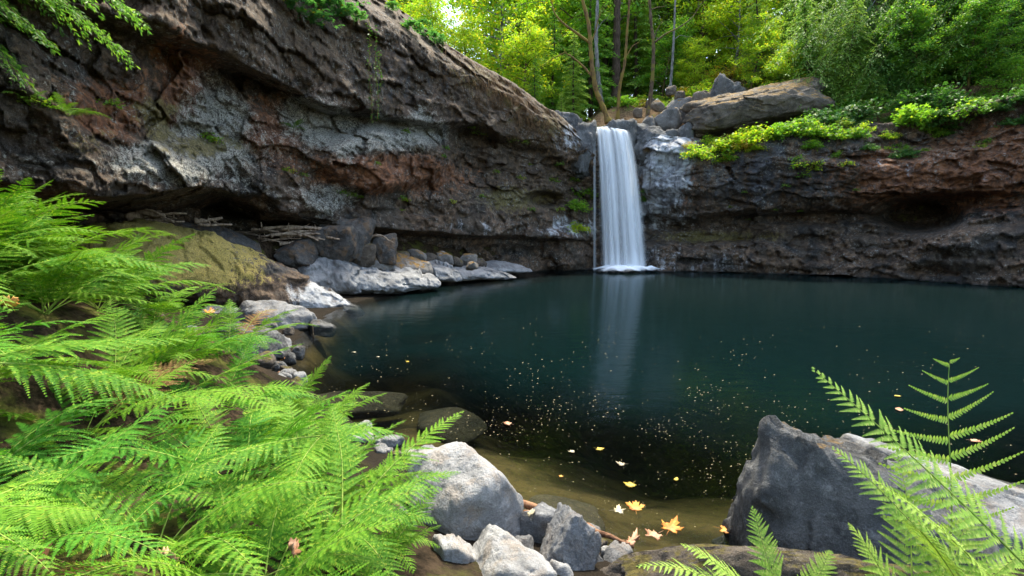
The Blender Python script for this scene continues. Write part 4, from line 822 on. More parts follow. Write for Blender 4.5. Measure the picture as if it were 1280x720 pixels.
hero("fern plume reaching highest against the cliff at the left edge", [D_(b=(-60, 330, 3.8), t=(116, 268, 4.0), w=.3, arch=.10, n=28), D_(b=(-60, 330, 3.8), t=(66, 225, 4.2), w=.3, arch=.12, n=28), D_(b=(-60, 330, 3.8), t=(110, 300, 3.7), w=.3, arch=.14, n=28), D_(b=(-60, 330, 3.8), t=(40, 222, 3.6), w=.28, arch=.1), D_(b=(-60, 330, 3.8), t=(165, 345, 3.7), w=.26, arch=.12, n=28), D_(b=(-60, 380, 3.8), t=(200, 380, 3.9), w=.26, arch=.12, n=28)], 640)
# right side
hero("slender upright fern with widely spaced leaflets at the right edge", [D_(b=(1180, 740, 2.15), t=(1192, 450, 2.25), w=.44, arch=.0, n=12, m=18, st=.16, roll=.0, dr=.05, pw=.45, la=.7, up=(0.05, -1, 0.15), fwd=.10, fq=.25)], 660, 'fern_sunlit')
hero("large sunlit fern frond leaning left across the massive dark boulder", [D_(b=(1330, 760, 1.75), t=(1014, 460, 2.25), w=.22, arch=.06, n=34, m=20, st=.05, roll=.5), D_(b=(1250, 780, 1.8), t=(1040, 560, 2.1), w=.18, arch=.1, n=28, roll=.4), D_(b=(1290, 780, 1.7), t=(1090, 600, 1.8), w=.18, arch=.12, n=28), D_(b=(1290, 780, 1.7), t=(1330, 640, 1.7), w=.18, arch=.2, n=26), D_(b=(1230, 790, 1.8), t=(1130, 650, 1.75), w=.16, arch=.2, n=26)], 680, 'fern_sunlit')
hero("sunlit fern spreading low over the brown slab at the bottom", [D_(b=(990, 790, 1.95), t=(938, 634, 2.15), w=.15, arch=.06, n=26), D_(b=(990, 790, 1.95), t=(852, 682, 2.0), w=.15, arch=.14, n=26), D_(b=(990, 790, 1.95), t=(795, 708, 1.9), w=.14, arch=.2, n=26), D_(b=(990, 790, 1.95), t=(1040, 690, 2.0), w=.13, arch=.15, n=24), D_(b=(990, 790, 1.95), t=(900, 740, 1.75), w=.14, arch=.2, n=26)], 700, 'fern_sunlit')
hero("sunlit fern crowding the lower right corner behind the leaning frond", [D_(b=(1150, 800, 1.9), t=(1060, 655, 2.1), w=.16, arch=.12, n=24), D_(b=(1150, 800, 1.9), t=(1120, 560, 2.3), w=.17, arch=.06, n=26), D_(b=(1150, 800, 1.9), t=(1290, 690, 1.9), w=.17, arch=.15, n=26), D_(b=(1150, 800, 1.9), t=(1230, 620, 2.1), w=.17, arch=.1, n=26), D_(b=(1150, 800, 1.9), t=(1070, 740, 1.7), w=.15, arch=.2, n=24)], 720, 'fern_sunlit')

# ------------------------------------------------------------------ trees, shrubs
def leaf_quads(g, cen, rng, size, flat=0.5, aspect=0.55, updir=(0, 0, 1)):
    n = len(cen); d = unit(rng.normal(size=(n, 3)) * np.array([1, 1, 1 - flat])); nn = unit(rng.normal(size=(n, 3)) * (1 - flat) + np.array(updir) * flat * 1.6)
    s = unit(np.cross(nn, d)); sz = (size * rng.uniform(0.6, 1.25, n))[:, None]
    bend = nn * sz * 0.12
    V = np.stack([cen - d * sz * .5, cen + s * sz * aspect * .5 + bend, cen + d * sz * .5, cen - s * sz * aspect * .5 + bend], 1).reshape(-1, 3)
    g.add(V, np.arange(n)[:, None] * 4 + np.array([[0, 1, 2, 3]]))
def lobed(g, cen, rng, size, flat=0.6):
    """five-lobed leaves: three crossing kites in one plane"""
    n = len(cen); nn = unit(rng.normal(size=(n, 3)) * (1 - flat) + np.array([0, -0.25, 1]) * flat * 1.6); d = unit(np.cross(nn, rng.normal(size=(n, 3)))); s = np.cross(nn, d)
    sz = (size * rng.uniform(0.6, 1.2, n))[:, None]
    pts = [(0, -.1)]; 
    for k in range(5):
        a = R(-130 + 65 * k); r = [.38, .52, .62, .52, .38][k]
        if k: am = R(-130 + 65 * k - 32); pts.append((.24 * math.sin(am), .24 * math.cos(am)))
        pts.append((r * math.sin(a), r * math.cos(a)))
    pts = np.array(pts); V = cen[:, None] + (s[:, None] * pts[None, :, :1] + d[:, None] * pts[None, :, 1:]) * sz[:, None] - nn[:, None] * (np.abs(pts[:, 0])[None, :, None] * 0.25 * sz[:, None])
    m = len(pts); i = np.arange(n)[:, None] * m; V = V.reshape(-1, 3); n0 = g.n
    first = True
    for k in range(1, m - 1):
        f = i + np.array([[0, k, k + 1]])
        if first: g.add(V, f); first = False
        else: g.f.append(np.concatenate([f + n0, np.full((n, 1), -1)], 1))
def broadleaf(seed, h=8.0, rad=2.6, leaves=9000, leaf=0.19, mat='leaf_bright', low=0.15, lob=False, clump=0.42):
    """crown of leaf clumps on the ends of limbs, trunk with limbs; origin at the foot"""
    rng = np.random.default_rng(seed); g = Geo(); tr = Geo()
    top = np.array([rng.normal(0, .5), rng.normal(0, .5), h])
    tt = np.linspace(0, 1, 14)[:, None]; tp_ = top * tt + np.concatenate([np.sin(tt * 5 + seed) * .18, np.cos(tt * 4 + seed) * .18, 0 * tt], 1) * tt
    tr.tube(tp_, np.linspace(h * 0.017, 0.02, 14), 8)
    nl = 34; per = []
    for k in range(nl):
        f = low + (0.98 - low) * (k / nl); b = np.array([np.interp(f, tt[:, 0], tp_[:, j]) for j in range(3)])
        az = k * 2.4 + rng.uniform(-.4, .4); prof = rad * (math.sin(math.pi * min(max((f - low) / (1 - low), 0.04) ** 0.75, 1)) ** 0.6 + 0.1) * rng.uniform(.55, 1.1)
        e = b + np.array([math.cos(az), math.sin(az), 0]) * prof + np.array([0, 0, prof * rng.uniform(-0.1, 0.55)])
        m_ = (b + e) / 2 + np.array([0, 0, prof * .12])
        q = np.linspace(0, 1, 7)[:, None]; lp = (1 - q) ** 2 * b + 2 * q * (1 - q) * m_ + q ** 2 * e
        tr.tube(lp, np.linspace(h * 0.006 * (1.1 - f * .6), .008, 7), 5)
        for c in range(rng.integers(3, 6)):
            fr = rng.uniform(.4, 1.05); per.append(b + (e - b) * fr + rng.normal(0, rad * .13, 3) + np.array([0, 0, .1]))
    per = np.array(per); w = rng.uniform(.3, 1, len(per)); ids = rng.choice(len(per), leaves, p=w / w.sum())
    cen = per[ids] + rng.normal(size=(leaves, 3)) * np.array([clump, clump, clump * .5]) * rng.uniform(.4, 1.1, (leaves, 1))
    (lobed if lob else leaf_quads)(g, cen, rng, leaf)
    return g.mesh("crown", M[mat], False), tr
def conifer(seed, h=11.0, rad=2.3, nb=80, mat='needle', low=0.08, droop=0.45, leaf=0.24, dense=1.0):
    rng = np.random.default_rng(seed); g = Geo(); tr = Geo()
    zz = np.linspace(0, h, 12); tr.tube(np.stack([.08 * np.sin(zz * .7 + seed), .08 * np.cos(zz * .5), zz], -1), np.linspace(h * .015, .015, 12), 8)
    C = []; Dv = []
    for k in range(nb):
        f = low + (0.985 - low) * (k / nb) ** 0.9; z = f * h; az = k * 2.4 + rng.uniform(-.3, .3); L = rad * (1 - f) ** 0.75 * rng.uniform(.65, 1.15) + .15
        q = np.linspace(0.08, 1, max(6, int(L * 9 * dense)))[:, None]; dr = np.array([math.cos(az), math.sin(az), 0]); sd_ = np.array([-dr[1], dr[0], 0])
        lp = np.array([0, 0, z]) + dr * L * q + np.array([0, 0, 1]) * (L * .18 * q - L * droop * q ** 2)
        tr.tube(lp[::2] if len(lp) > 7 else lp, np.linspace(.02, .004, len(lp[::2] if len(lp) > 7 else lp)), 4)
        for i_, c in enumerate(lp):
            qi = q[i_, 0]; wl_ = L * .42 * (1.05 - qi) ** .7 * min(1, .35 + qi * 2) + .08
            for sgn in (-1, 1):
                m_ = max(2, int(wl_ / (leaf * .42)))
                s_ = (np.arange(m_) + .5) / m_
                p_ = c + (sd_ * sgn + dr * .6) * (wl_ * s_)[:, None] - np.array([0, 0, 1]) * (wl_ * .45 * s_ ** 1.5)[:, None] + rng.normal(0, .03, (m_, 3))
                C.append(p_); Dv.append(np.broadcast_to(unit(sd_ * sgn * .8 + dr * .8 - np.array([0, 0, .35])), p_.shape) + rng.normal(0, .3, p_.shape))
    C = np.vstack(C); Dv = unit(np.vstack(Dv)); n = len(C); nn = unit(np.array([0, 0, 1.0]) + rng.normal(0, .35, (n, 3))); s = unit(np.cross(nn, Dv)); sz = leaf * rng.uniform(.6, 1.3, (n, 1))
    V = np.stack([C - Dv * sz * .5, C + s * sz * .17, C + Dv * sz * .55, C - s * sz * .17], 1).reshape(-1, 3)
    g.add(V, np.arange(n)[:, None] * 4 + np.array([[0, 1, 2, 3]]))
    return g.mesh("crown", M[mat], False), tr
TREES = {}
for k, (sd_, mt, bk) in {'a': (1, 'leaf_bright', 'bark'), 'b': (2, 'leaf_bright', 'bark_grey'), 'c': (3, 'leaf_mid', 'bark'), 'd': (4, 'leaf_mid', 'bark_dark')}.items():
    cr, tr = broadleaf(sd_, mat=mt, leaves=11000, rad=2.7 + .2 * (sd_ % 2)); TREES[k] = (cr, tr.mesh("trunk", M[bk]))
for k, (sd_, mt) in {'p': (11, 'needle'), 'q': (12, 'needle'), 'r': (13, 'needle_pale')}.items():
    cr, tr = conifer(sd_, mat=mt, nb=85); TREES[k] = (cr, tr.mesh("trunk", M['bark_dark']))
M['needle_hang'] = leaf_mat('hanging_hemlock_needle', (0.08, 0.19, 0.045), (0.22, 0.36, 0.075), (0.32, 0.42, 0.10), trans=0.5, c3_amt=0.18, nscale=0.9)
M['needle_deep'] = leaf_mat('shaded_conifer_needle', (0.05, 0.15, 0.03), (0.15, 0.30, 0.05), (0.24, 0.36, 0.07), trans=0.5, c3_amt=0.18, nscale=0.9)  # darker needle green carries the shade of the right slope
for k, (sd_, mt) in {'w': (21, 'needle_deep'), 'x': (22, 'needle_pale'), 'y': (23, 'needle_deep')}.items():
    cr, tr = conifer(sd_, h=11, rad=4.6, mat=mt, nb=100, low=.02, droop=.75, leaf=.26, dense=.55); TREES[k] = (cr, tr.mesh("trunk", M['bark_dark']))
def tree(kind, u, Y, h, label, group, rz=0.0, name=None, dz=-0.15, lean=(0, 0)):
    X = (u - 640) / 640 * Y * 0.99; z = gz(X, Y) + dz
    base_h = 8.0 if kind in 'abcd' else 11.0
    o = empty(name or ("broadleaf_tree" if kind in 'abcd' else "conifer"), (X, Y, z), rz, h / base_h); o.rotation_euler = (lean[0], lean[1], rz)
    tag(o, label, "tree", group); link("crown", TREES[kind][0], o); link("trunk", TREES[kind][1], o); return o
rt = random.Random(3)
GB = "bright broadleaf trees beyond the waterfall"; GC = "conifers beyond the waterfall"; GR = "trees on the slope above the right cliff"
for i, (u, Y, h, k) in enumerate([(500, 40, 10, 'a'), (545, 34, 5.5, 'b'), (585, 30.5, 4.5, 'a'), (630, 36, 12, 'b'), (655, 31.5, 6, 'a'), (668, 46, 18, 'a'), (700, 40, 13, 'c'), (725, 50, 20, 'b'), (640, 54, 21, 'c'), (500, 50, 13, 'b'), (770, 44, 15, 'c'), (800, 52, 20, 'd'), (840, 42, 13, 'a'), (870, 38, 10, 'a'), (880, 48, 18, 'd'), (910, 34.5, 6.5, 'b'), (935, 42, 13, 'a'), (965, 37, 9, 'c'), (480, 46, 15, 'b'), (690, 58, 24, 'd'), (750, 60, 24, 'c'), (850, 60, 24, 'd'), (500, 62, 18, 'a'), (950, 55, 20, 'c'), (1010, 48, 16, 'a'), (820, 35, 5, 'c'), (860, 33, 3.4, 'a')]):
    bright = k in 'ab'
    tree(k, u, Y, h, "bright yellow-green broadleaf tree in the sunlit wood beyond the waterfall" if bright else "mid-green broadleaf tree in the wood beyond the waterfall", GB if bright else "darker broadleaf trees beyond the waterfall", rt.uniform(0, 6.2))
for i, (u, Y, h, k) in enumerate([(690, 33, 8, 'p'), (715, 30.5, 5.5, 'r'), (668, 29.5, 4.2, 'p'), (735, 34, 11, 'q'), (690, 50, 24, 'p'), (755, 39, 17, 'q'), (790, 37, 12, 'r'), (825, 39, 14, 'r'), (860, 44, 19, 'p'), (655, 42, 18, 'q'), (780, 56, 26, 'p'), (905, 46, 18, 'r'), (700, 29.0, 2.6, 'r'), (850, 36.5, 6.5, 'r')]):
    tree(k, u, Y, h, "pale feathery young conifer in the gap above the waterfall" if k == 'r' else "deep green conifer in the wood beyond the waterfall", "pale young conifers above the waterfall" if k == 'r' else GC, rt.uniform(0, 6.2))
for i, (u, Y, h, k) in enumerate([(985, 30.5, 9, 'r'), (1010, 27.5, 6.5, 'p'), (1035, 29, 8.5, 'r'), (1060, 26.5, 6.0, 'q'), (1090, 28, 8.5, 'p'), (1120, 26, 6, 'p'), (1150, 29, 9, 'q'), (1180, 25.2, 6, 'p'), (1215, 27, 8, 'q'), (1250, 24.4, 6.5, 'p'), (1290, 26, 8, 'q'), (1330, 24, 8, 'p'), (1400, 23, 8, 'q'), (950, 31, 7.5, 'r'), (1060, 36, 14, 'q'), (1150, 36, 14, 'p'), (1250, 34, 14, 'q'), (1000, 37, 12, 'p'), (1340, 32, 13, 'p')]):
    tree(k, u, Y, h, "pale drooping young hemlock on the slope above the tilted slab" if k == 'r' else "dark green hemlock on the shaded slope above the right cliff", "pale hemlocks above the tilted slab" if k == 'r' else GR, rt.uniform(0, 6.2), lean=(R(8), 0))
for i, (u, Y, h, k) in enumerate([(1150, 25.4, 4.2, 'c'), (1185, 26.4, 6, 'd'), (1215, 24.4, 4.0, 'c'), (1255, 25.4, 6, 'c'), (1290, 24.0, 5.5, 'd'), (1100, 28.5, 7, 'c'), (1195, 24.6, 3.6, 'c'), (1235, 23.6, 3.8, 'd'), (1275, 22.8, 4.2, 'd'), (1120, 25.0, 3.2, 'd'), (1060, 26.2, 3.0, 'c'), (960, 28.6, 3.6, 'a'), (930, 30.5, 4, 'a'), (1320, 22.0, 4.5, 'd')]):
    tree(k, u, Y, h, "bushy broadleaf sapling leaning out over the right cliff" if u > 1000 else "bright vine maple sapling behind the tilted slab", "saplings along the top of the right cliff" if u > 1000 else "bright saplings behind the tilted slab", rt.uniform(0, 6.2), name="sapling", lean=(R(14), 0))
for i, (u, Y, h, k) in enumerate([(1000, 29.0, 6.0, 'x'), (1035, 27.0, 5.5, 'x'), (1065, 26.6, 5.0, 'x'), (1095, 26.6, 6.0, 'w'), (1130, 27.6, 7.0, 'x'), (1170, 26.8, 6.0, 'w'), (1225, 25.6, 6.0, 'y'), (1305, 24.6, 6.5, 'y'), (1190, 28.5, 9, 'w'), (1250, 27.5, 9, 'y'), (1070, 29.5, 9, 'w'), (1030, 31, 9.5, 'x'), (1130, 31, 10.5, 'y'), (1310, 27, 10, 'w'), (985, 33, 9, 'w'), (1360, 23, 8, 'y')]):
    tree(k, u, Y, h, "wide pale hemlock with weeping boughs at the right end of the tilted slab" if k == 'x' else "wide dark hemlock with weeping boughs hanging over the right cliff", "pale weeping hemlocks by the tilted slab" if k == 'x' else "dark weeping hemlocks over the right cliff", rt.uniform(0, 6.2), lean=(R(10), 0))
# bare trunks standing at the head of the falls
def bare(name, label, mat, Y, pts, r0, branches, cat="tree"):
    P = np.array([at(u, v, Y + dy) for u, v, dy in pts]); P[0, 2] -= 0.3
    root = empty(name, P[0]); tag(root, label, cat)
    def smooth(P, n):
        k = len(P); q = np.linspace(0, k - 1, n); A = np.stack([np.interp(q, np.arange(k), P[:, j]) for j in range(3)], -1)
        ker = np.array([1, 2, 3, 2, 1]) / 9
        B = np.stack([np.convolve(np.pad(A[:, j], 2, mode='edge'), ker, 'valid') for j in range(3)], -1); return B + 0.025 * fbm(B[:, None] * 2.2 + np.array([[[0, 0, 0]], ]), 3, s=5) * 1.0
    g = Geo(); S = smooth(P, 40); rad = np.interp(np.linspace(0, 1, 40), [0, .06, 1], [r0 * 1.5, r0, r0 * .55]) * (1 + .12 * np.sin(np.arange(40) * 1.7)); g.tube(S - P[0], rad, 10); t_ = link("trunk", g.mesh("trunk", M[mat]), root)
    for bp, br in branches:
        B = np.array([at(u, v, Y + dy) for u, v, dy in bp]); g = Geo(); g.tube(smooth(B, 22) - P[0], np.linspace(br, br * .3, 22), 7)
        for e in range(3):
            q = B[-1] * (.3 + .3 * e) + B[-2] * (.7 - .3 * e); d_ = (B[-1] - B[-2]) * .5 + np.array([rt.uniform(-.3, .3), 0, rt.uniform(-.3, .4)]); g.tube(np.array([q, q + d_ * .5 + np.array([0, 0, .05]), q + d_]) - P[0], [br * .3, br * .2, br * .08], 5)
        link("branch", g.mesh("branch", M[mat]), root)
    return root
bare("bare_tree", "mossy golden-brown forked trunk leaning left above the waterfall", 'bark_gold', 28.4, [(762, 148, 0), (752, 130, 0), (744, 112, 0), (740, 85, 0), (738, 55, 0), (736, 30, 0), (727, -5, 0), (720, -60, 0)], 0.14,
     [([(738, 54, 0), (722, 42, 0), (704, 30, -.1), (692, 16, -.1), (690, 2, 0)], .08), ([(744, 100, 0), (730, 84, 0), (716, 72, -.1), (706, 66, -.1)], .07), ([(706, 66, -.1), (692, 72, 0), (676, 84, 0)], .03), ([(736, 60, 0), (744, 40, .2), (752, 10, .3)], .05)])
bare("bare_tree", "slim dark brown trunk with a raised right branch above the waterfall", 'bark', 28.0, [(806, 158, 0), (812, 128, 0), (816, 95, 0), (817, 60, 0), (814, 28, 0), (811, -10, 0), (808, -60, 0)], 0.11,
     [([(817, 54, 0), (832, 42, 0), (850, 34, 0), (866, 22, 0), (878, 2, 0)], .05), ([(817, 48, 0), (822, 36, 0), (828, 26, 0)], .035), ([(814, 12, 0), (822, 9, 0), (832, 8, 0)], .03)])
bare("bare_tree", "thin mossy trunk between the forked and the dark bare trees", 'bark_gold', 29.5, [(772, 146, 0), (774, 110, 0), (781, 80, 0), (784, 40, 0), (787, 0, 0), (790, -60, 0)], 0.09, [([(782, 72, 0), (790, 58, 0), (800, 52, 0)], .04)])
bare("bare_tree", "straight pale grey trunk just right of the forked tree", 'bark_grey', 32.5, [(752, 124, 0), (747, 90, 0), (745, 50, 0), (747, 0, 0), (748, -80, 0)], 0.14, [([(745, 40, 0), (752, 28, 0), (760, 22, 0)], .03)])
bare("bare_tree", "thick dark trunk in the shade behind the thin mossy trunk", 'bark_dark', 35.0, [(770, 120, 0), (770, 80, 0), (771, 40, 0), (772, -10, 0), (772, -90, 0)], 0.30, [([(771, 30, 0), (780, 20, 0), (790, 18, 0)], .04)])
bare("bare_tree", "slim grey dead trunk right of the dark bare tree", 'bark_grey', 33.0, [(838, 106, 0), (841, 70, 0), (843, 30, 0), (845, -20, 0)], 0.09, [([(842, 50, 0), (850, 44, 0), (860, 46, 0)], .025)])
bare("bare_tree", "grey dead branch leaning among the conifers over the tilted slab", 'bark_grey', 28.5, [(1010, 80, 0), (1030, 55, 0), (1055, 32, -.2), (1085, 15, -.3), (1100, -10, -.3)], 0.05, [([(1080, 18, -.3), (1088, 8, -.3), (1092, -12, -.3)], .03)])
# drooping boughs of a tree standing out of view at the upper left
def bough_tree(label, base, boughs, mat, seed, leaf=0.07, spread=.34, jit=.35, miss=.08):
    rng = np.random.default_rng(seed); root = empty("conifer", base); tag(root, label, "tree"); base = np.array(base, float)
    g = Geo(); H = max(b[0][2] for b in boughs) + 1.5; zz = np.linspace(base[2], H, 10); g.tube(np.stack([0 * zz, 0 * zz, zz - base[2]], -1), np.linspace(.22, .1, 10), 9); link("trunk", g.mesh("trunk", M['bark_dark']), root)
    for b0, b1 in boughs:
        b0, b1 = np.array(b0), np.array(b1); L = np.linalg.norm(b1 - b0); q = np.linspace(0, 1, 30)[:, None]
        lp = b0 * (1 - q) + b1 * q + np.array([0, 0, 1]) * (.14 * L * np.sin(np.pi * q)); gb = Geo(); gb.tube(lp - base, np.linspace(.022, .003, 30), 6); bo = link("branch", gb.mesh("branch", M['bark']), root)
        ax = unit(b1 - b0); sd_ = unit(np.cross(ax, [0, 0, 1])); gl_ = Geo(); C = []; Dv = []
        for i_ in range(4, 30):
            wl0 = L * spread * (1.05 - i_ / 30) ** .6
            for sgn in (-1, 1):
                if rng.random() < miss: continue
                wl_ = wl0 * rng.uniform(1 - jit, 1 + .35 * jit); dj = rng.normal(0, .3 * jit, 3); hg = .55 + rng.uniform(-.3, .5) * jit
                m_ = max(3, int(wl_ / (leaf * .28))); s_ = (np.arange(m_) + .5) / m_
                tw = lp[i_] + (sd_ * sgn * .8 + ax * .75 + dj) * (wl_ * s_)[:, None] - np.array([0, 0, 1]) * (wl_ * hg * s_ ** 1.4)[:, None] + rng.normal(0, .01 + .03 * jit, (m_, 3))
                for k in (-1, 1):
                    C.append(tw); Dv.append(unit(sd_ * sgn * (.8 - .5 * k * sgn) + ax * (.75 + .6 * k) - np.array([0, 0, .45])) + rng.normal(0, .22, tw.shape))
        C = np.vstack(C); Dv = unit(np.vstack(Dv)); n = len(C); nn = unit(np.array([0, 0, 1.0]) + rng.normal(0, .4, (n, 3))); s = unit(np.cross(nn, Dv)); sz = leaf * rng.uniform(.6, 1.3, (n, 1))
        V = np.stack([C, C + Dv * sz * .5 + s * sz * .14, C + Dv * sz, C + Dv * sz * .5 - s * sz * .14], 1).reshape(-1, 3) - base
        gl_.add(V, np.arange(n)[:, None] * 4 + np.array([[0, 1, 2, 3]])); link("foliage", gl_.mesh("foliage", M[mat], False), bo)
bt = (-10.2, 6.5, gz(-10.2, 6.5)); 
bough_tree("dark conifer whose feathery boughs hang into the upper left corner", bt, [(at(-160, -60, 6.8), at(60, 52, 7.2)), (at(-160, -120, 6.9), at(172, 22, 7.8)), (at(-160, -140, 6.6), at(110, 0, 7.0)), (at(-160, -40, 7.2), at(28, 98, 7.4)), (at(-160, -100, 7.0), at(150, 62, 8.2))], 'needle', 77)

for i, (ub, Yb, bl, lab) in enumerate([
    (1075, 28.5, [(-40, 955, 40), (-10, 985, 92), (20, 1000, 128), (35, 1030, 150), (-60, 1000, 10), (10, 1045, 110), (45, 1062, 152), (0, 1090, 95), (50, 1010, 150)], "tall hemlock whose long pale boughs sweep down over the end of the tilted slab"),
    (1165, 27.0, [(-30, 1050, 70), (0, 1065, 118), (25, 1085, 150), (40, 1110, 158), (-50, 1100, 40), (20, 1130, 120), (45, 1150, 148), (0, 1180, 90)], "hemlock with long boughs hanging over the cliff right of the tilted slab"),
    (1265, 25.5, [(-40, 1160, 40), (-20, 1175, 80), (10, 1200, 100), (-60, 1210, 20), (0, 1240, 70), (20, 1270, 90), (-10, 1300, 60)], "shaded hemlock whose boughs fill the upper right corner")]):
    X = (ub - 640) / 640 * Yb * .99; zb = gz(X, Yb); rr_ = random.Random(i)
    bough_tree(lab, (X, Yb, zb), [(np.array([X, Yb, max(at(ub, vs, Yb)[2], zb + .8)]), at(ue, ve, Yb - rr_.uniform(1.5, 3.0))) for vs, ue, ve in bl + [((a_[0] + b_[0]) / 2 + rr_.uniform(-14, 14), (a_[1] + b_[1]) / 2 + rr_.uniform(-25, 25), (a_[2] + b_[2]) / 2 + rr_.uniform(-25, 15)) for a_, b_ in zip(bl, bl[1:] + bl[:1])]], 'needle_hang' if i < 2 else 'needle_deep', 90 + i, leaf=.12, spread=.2, jit=1.0, miss=.2)
# leafy shrubs and small plants on the rock
SHRUB = {}
def shrub_mesh(seed, n, leaf, mat, dome=(1, 1, .7), lob=True, hang=0.0, flat=.55):
    rng = np.random.default_rng(seed); g = Geo(); st = Geo(); per = []
    for k in range(22):
        az = rng.uniform(0, 6.28); r = rng.uniform(.25, 1.0); e = np.array([math.cos(az) * r * dome[0], math.sin(az) * r * dome[1], dome[2] * (1.0 - .6 * r * r) * rng.uniform(.5, 1.1) - hang * r])
        q = np.linspace(0, 1, 6)[:, None]; st.tube(e * q + np.array([0, 0, .18]) * np.sin(np.pi * q), np.linspace(.014, .004, 6), 4)
        for f in (.55, .8, 1.0): per.append(e * f + rng.normal(0, .06, 3))
    per = np.array(per); cen = per[rng.integers(0, len(per), n)] + rng.normal(size=(n, 3)) * np.array([.14, .14, .06])
    (lobed if lob else leaf_quads)(g, cen, rng, leaf, flat=flat); return g.mesh("foliage", M[mat], False), st.mesh("stems", M['bark'])
SHRUB['yellow'] = shrub_mesh(1, 1100, .14, 'leaf_bright', lob=True, hang=.45, dome=(1, 1, .8)); SHRUB['green'] = shrub_mesh(2, 900, .17, 'leaf_mid', hang=.25); SHRUB['dark'] = shrub_mesh(3, 900, .17, 'leaf_dark', hang=.3)
SHRUB['gold'] = shrub_mesh(4, 700, .15, 'leaf_gold'); SHRUB['tiny'] = shrub_mesh(5, 130, .22, 'leaf_mid', dome=(.8, .8, .5), hang=.3); SHRUB['tinyb'] = shrub_mesh(6, 120, .22, 'leaf_bright', dome=(.8, .8, .5), hang=.3)
SHRUB['maple'] = shrub_mesh(7, 420, .26, 'leaf_blue', dome=(1, 1, .45), hang=.5, flat=.75)
def shrub(kind, pos, size, label, group, seed, name="shrub", cat="shrub"):
    rg = random.Random(seed); o = empty(name, pos, rg.uniform(0, 6.28), size); tag(o, label, cat, group); link("foliage", SHRUB[kind][0], o); link("stems", SHRUB[kind][1], o); return o
for i, (u, v, k, sz) in enumerate([(874, 194, 'yellow', .85), (893, 190, 'yellow', 1.05), (888, 178, 'yellow', .6), (915, 180, 'yellow', .95), (938, 172, 'yellow', .9), (955, 168, 'yellow', 1.0), (928, 188, 'gold', .6), (945, 186, 'yellow', .5), (975, 172, 'green', .9), (1000, 166, 'green', 1.0), (1020, 168, 'yellow', .8), (1032, 172, 'green', .8), (905, 200, 'yellow', .6), (862, 186, 'gold', .4), (1012, 186, 'green', .5)]):
    shrub(k, cliffR.at(u, v, .15), sz, {"yellow": "yellow-green leafy shrub under the tilted brown slab", "green": "green leafy shrub at the right end of the tilted slab", "gold": "golden shrub among the yellow-green ones under the tilted slab"}[k], "%s shrubs under the tilted slab" % k, 800 + i)
rj = random.Random(21)
for i in range(40):
    u = rj.uniform(1030, 1290); k = rj.choice(['dark', 'green', 'dark', 'dark', 'green', 'yellow']) if u < 1120 else rj.choice(['dark', 'dark', 'dark', 'green']); q = rj.random()
    vl = np.interp(u, keysR, SR[0][0]); sz = rj.choice([.3, .45, .6, .9, 1.1]) if q < .6 else rj.uniform(.25, .5)
    pos = cliffR.at(u, vl + (rj.uniform(-2, 12) if q < .6 else rj.uniform(10, 46)), .15)
    if q < .3: pos = pos + np.array([0, rj.uniform(.8, 3.0), rj.uniform(.3, 1.0)])
    shrub(k, pos, sz, {"yellow": "bright hanging shrub on the lip of the dark right cliff", "green": "green leafy shrub hanging over the lip of the dark right cliff", "dark": "deep green shrub in the shade under the hemlocks"}[k], "%s shrubs on the right cliff" % k, 830 + i)
for i in range(26):
    u = rj.uniform(1030, 1330); Y = ycliff(u) + rj.uniform(2.2, 7); X = (u - 640) / 640 * Y * .99; k = rj.choice(['dark', 'dark', 'dark', 'green'])
    shrub(k, (X, Y, gz(X, Y) - .05), rj.uniform(.7, 1.5), {"yellow": "bright bush on the shaded slope above the right cliff", "green": "green bush on the shaded slope above the right cliff", "dark": "deep green bush on the slope between the hemlocks"}[k], "%s bushes on the right slope" % k, 1500 + i)
for i, (u, Y, k, sz) in enumerate([(835, 30.5, 'yellow', .9), (850, 31.5, 'gold', .9), (868, 30.8, 'yellow', .9), (885, 31.5, 'yellow', 1.0), (905, 32, 'gold', 1.0), (925, 33, 'yellow', 1.1), (800, 32, 'gold', .8), (820, 33, 'yellow', 1.0), (945, 31.5, 'yellow', .9), (780, 31, 'green', .8), (720, 28.6, 'green', .8), (705, 28.4, 'yellow', .7), (735, 28.8, 'green', .7), (690, 28.4, 'green', .9), (960, 33, 'gold', 1.0), (890, 34, 'gold', 1.2), (860, 34, 'yellow', 1.2), (790, 34, 'yellow', 1.1), (760, 33, 'green', 1.0), (675, 28.6, 'yellow', .9)]):
    X = (u - 640) / 640 * Y * .99
    shrub(k, (X, Y, gz(X, Y) - .05), sz, {"yellow": "yellow-green undergrowth bush on the slope above the waterfall", "green": "soft green bush behind the lip of the waterfall", "gold": "gold-leaved bush on the slope above the waterfall"}[k], "%s bushes above the waterfall" % k, 860 + i)
